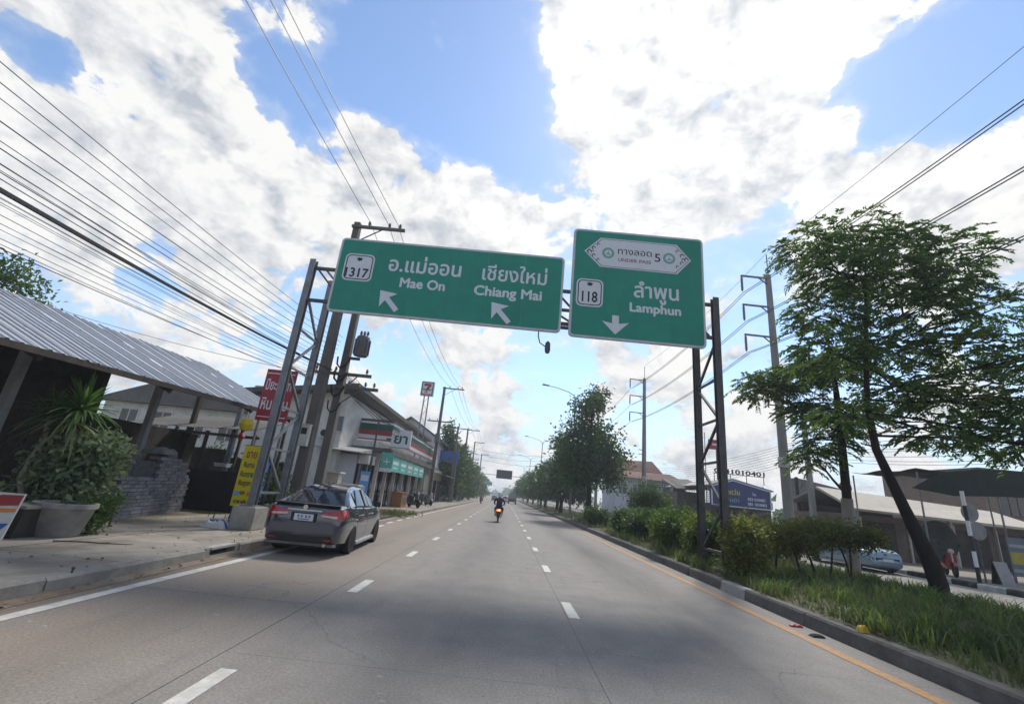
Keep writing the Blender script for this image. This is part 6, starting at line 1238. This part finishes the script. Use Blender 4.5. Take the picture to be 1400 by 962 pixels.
for j in range(nn):
    for i in range(nn): a = j * (nn + 1) + i; F.append((a, a + 1, a + nn + 2, a + nn + 1))
np_mesh('tarp', V, F, 'tarp_dark', aw, True); MB().prism([(-.35, 3.42), (1.5, 3.25), (3.6, 3.42), (5.5, 3.5), (7.3, 3.75), (7.3, 4.45), (5.0, 4.6), (2.6, 4.5), (.9, 4.1)], 'y', -.03, .0).build('valance', 'tarp_dark', aw)
for x, y in ((.1, .1), (3.5, .1), (7.0, .1), (.1, 3.9), (7.0, 3.9)): MB().tube([(x, y, 0), (x, y, 4.15)], .035, 8).build('pole', 'galv_steel', aw)
bw = thing('banded_post', 'black and white banded post at the opposite kerb', 'post', (17.98, 18.3, .17))
for i in range(6): MB().tube([(0, 0, i * .55), (0, 0, (i + 1) * .55)], .065, 12).build('band', 'sign_white' if i % 2 else 'trim_black', bw)
rsn = thing('round_sign_backs', 'two grey round traffic sign backs on one post across the road', 'road sign', (18.45, 18.5, .17)); MB().tube([(0, .03, 0), (0, .03, 2.85)], .03, 8).build('post', 'dark_steel', rsn)
for z, dx in ((2.52, -.12), (1.86, .05)): MB().lathe([(0, -.012), (.34, -.012), (.345, 0), (.34, .012), (0, .012)], 26, (dx, 0, z), 'y').build('sign_disc', 'galv_steel', rsn, smooth=True)
di = thing('satellite_dish', 'big dark mesh dish standing behind the leaning tree trunk', 'satellite dish', (18.75, 20.6, .17)); MB().lathe([(.0, .16), (.3, .13), (.6, .04), (.8, -.10), (.82, -.10), (.6, .07), (.3, .16), (0, .19)], 28, (0, 0, 1.35), 'y').build('dish', 'dish_dark', di, smooth=True); MB().tube([(0, .2, 0), (0, .2, 1.4)], .05, 8).build('stand', 'galv_steel', di); MB().tube([(0, .1, 1.35), (0, -.5, 1.5)], .015, 6).build('feed_arm', 'galv_steel', di)
mat('banner_grey', (.13, .16, .19), .8, .15, 4); mat('banner_yellow', (.34, .29, .05), .8, .15, 4)
bn = thing('printed_banner', 'yellow blue and white printed banner hung low at the picture edge', 'banner', (21.1, 19.4, .17)); MB().box(-.6, .9, 0, .02, .3, 1.75).build('cloth', 'banner_grey', bn)
for z0, z1, m in ((.75, 1.2, 'banner_yellow'), (1.38, 1.5, 'post_grey'), (.45, .58, 'post_grey')): MB().box(-.55, .85, -.004, -.001, z0, z1).build('print', m, bn)
for x in (-.62, .9): MB().tube([(x, .01, 0), (x, .01, 1.9)], .02, 6).build('pole', 'dark_steel', bn)
for k, (x, y, lab) in enumerate(((19.2, 18.6, 'small white folding sign board on the far pavement'), (21.2, 17.6, 'dark stall crate beside the printed banner'))):
    s = thing('sidewalk_board' if k == 0 else 'stall_crate', lab, 'sign' if k == 0 else 'crate', (x, y, .17)); MB().hexa([(-.25,-.2,0),(.25,-.2,0),(.25,-.17,0),(-.25,-.17,0),(-.25,0,.8),(.25,0,.8),(.25,.03,.8),(-.25,.03,.8)]).build('panel', 'post_grey' if k == 0 else 'wood_orange', s); MB().hexa([(-.25,.2,0),(.25,.2,0),(.25,.23,0),(-.25,.23,0),(-.25,.04,.8),(.25,.04,.8),(.25,.07,.8),(-.25,.07,.8)]).build('rear_panel', 'trim_black', s)
rh = thing('red_roof_house', 'house with two tier red tiled roof behind green netting', 'house', (20, 75, .17)); MB().box(-2.0, 8.0, 2, 12, 0, 6.6).build('wall', 'wall_lilac', rh); MB().hexa([(-3.2,0,6.2),(9.6,0,5.9),(9.6,13,5.9),(-3.2,13,6.2),(-2,3,7.4),(7.4,3,7.4),(7.4,11,7.4),(-2,11,7.4)]).build('lower_roof', 'roof_red', rh); MB().hexa([(-2.2,3,7.45),(6.2,3,7.45),(6.2,11,7.45),(-2.2,11,7.45),(-1.6,5.5,9.2),(5.2,5.5,9.5),(5.2,8,9.5),(-1.6,8,9.2)]).build('upper_roof', 'roof_red', rh)
for x in (-1.4, 1.0, 3.4, 5.8): window(rh, x, x + 1.3, 3.6, 5.2, 2, bars=1)
nf = thing('net_fence', 'tall dark green net fence on poles before the red roofed house', 'fence', (17.95, 63, .17))
for i in range(7): MB().tube([(i * 1.7, i * .25, 0), (i * 1.7, i * .25, 5.6)], .05, 6).build('post', 'dark_steel', nf)
for i in range(6):
    for z in range(5):
        mb = MB()
        for q in range(7): mb.bar((i * 1.7 + q * .243, i * .25 + q * .035, .1 + z * 1.02), (i * 1.7 + q * .243, i * .25 + q * .035, 1.1 + z * 1.02), .05)
        for q in range(4): mb.bar((i * 1.7, i * .25, .2 + z * 1.02 + q * .25), (i * 1.7 + 1.7, i * .25 + .25, .2 + z * 1.02 + q * .25), .05)
        mb.build('net_panel', 'net_green', nf)
ab = thing('advert_board', 'red and yellow advertising board in front of the net fence', 'billboard', (18.9, 51, .17)); MB().box(-.6, .75, 0, .12, 2.5, 4.05).build('panel', 'paint_red', ab); MB().box(-.6, .75, -.005, -.001, 2.52, 2.78).build('print', 'board_yellow', ab); MB().box(-.45, .5, -.005, -.001, 3.3, 3.5).build('print', 'stripe_orange', ab)
for x in (-.4, .5): MB().box(x, x + .1, .12, .22, 0, 4).build('post', 'dark_steel', ab)
mk = thing('antenna_mast', 'thin twin antenna mast with small red sign left of the gantry leg', 'mast', (21, 50, .17))
for x in (0, .5): MB().tube([(x, 0, 0), (x, 0, 10.2)], .045, 6).build('leg', 'galv_steel', mk)
for i in range(14): MB().bar((0 if i % 2 else .5, 0, .7 * i), (.5 if i % 2 else 0, 0, .7 * i + .7), .03).build('lattice', 'galv_steel', mk)
rp = thing('red_shop_sign', 'small dark red sign seen through the right gantry leg', 'sign', (21.6, 47, .17)); MB().box(-1.0, .75, 0, .12, 8.0, 9.0).build('panel', 'board_red', rp); MB().box(-.6, .4, -.005, -.001, 8.4, 8.6).build('print', 'sign_white', rp); MB().tube([(-.1, .2, 0), (-.1, .2, 9)], .09, 8).build('post', 'dark_steel', rp)
for i, (x, y, z0) in enumerate(((19.2, 29.5, 5.6),)):
    p = street_pole('concrete utility pole on the far pavement carrying telephone cables', (19.0, 29, .17), 8.4, .15, .11, ((7.6, 0, 1.0),), 'pole_concrete', 'utility poles across the road')
    for k in range(9): wire('telecom_cable', 'one of nine slack cables behind the leaning tree across the road', (19.0, 29, 6.9 - k * .16), (20.5, 4, 7.0 - k * .2 + rnd.uniform(-.2, .2)), .5 + .05 * k, .012, 'cable_black', 'cables across the road'); wire('telecom_cable', 'one of the slack cables above the blue shop across the road', (19.0, 29, 6.9 - k * .16), (18.6, 62, 6.9 - k * .16), .6 + .05 * k, .012, 'cable_black', 'cables above the blue shop')
rd = thing('round_red_sign', 'round dark red sign above the grey hall beside the slim tree', 'sign', (22.8, 31.2, .17)); MB().lathe([(0, -.03), (.42, -.03), (.42, .03), (0, .03)], 22, (0, 0, 4.1), 'y').build('disc', 'board_red', rd); MB().tube([(0, .06, 0), (0, .06, 4.4)], .04, 6).build('post', 'dark_steel', rd)
# litter along the kerb
mat('packet_yellow', (.50, .34, .03), .5, .15, 8)
crumple('crisp_packet', 'yellow crumpled packet lying on the median kerb', 'packet', (5.36, 7.35, .213), .07, .055, .09, 'packet_yellow', 8); crumple('red_wrapper', 'flattened red wrapper in the gutter below the kerb', 'wrapper', (4.99, 8.35, .004), .10, .04, .04, 'paint_red', 9); crumple('dark_rag', 'small dark rag in the gutter next to the red wrapper', 'rag', (4.96, 7.78, .004), .10, .06, .04, 'cloth_dark', 10)
sk = thing('marker_stub', 'short rusty iron stub sticking up at the left kerb', 'stub', (-5.38, 6.35, .0)); MB().tube([(0, 0, 0), (.01, 0, .2)], .012, 6).build('rod', 'bark', sk); MB().tube([(.01, 0, .2), (.012, 0, .225)], .02, 6).build('cap', 'bark', sk)

# ================================================================ AIR: light haze over the whole street
hz = MB().box(-420, 420, -60, 640, -1.2, 16.5).build('haze', 'earth'); hz['kind'] = 'stuff'; hz['label'] = 'thin humid haze filling the street air'; hz['category'] = 'haze'
hm = bpy.data.materials.new('haze_air'); hm.use_nodes = True; hn = hm.node_tree.nodes; hn.remove(hn['Principled BSDF']); pv_ = hn.new('ShaderNodeVolumePrincipled'); pv_.inputs['Color'].default_value = (.80, .87, .95, 1); pv_.inputs['Density'].default_value = .0012; pv_.inputs['Anisotropy'].default_value = .2
hm.node_tree.links.new(pv_.outputs[0], hn['Material Output'].inputs['Volume']); hz.data.materials.clear(); hz.data.materials.append(hm)
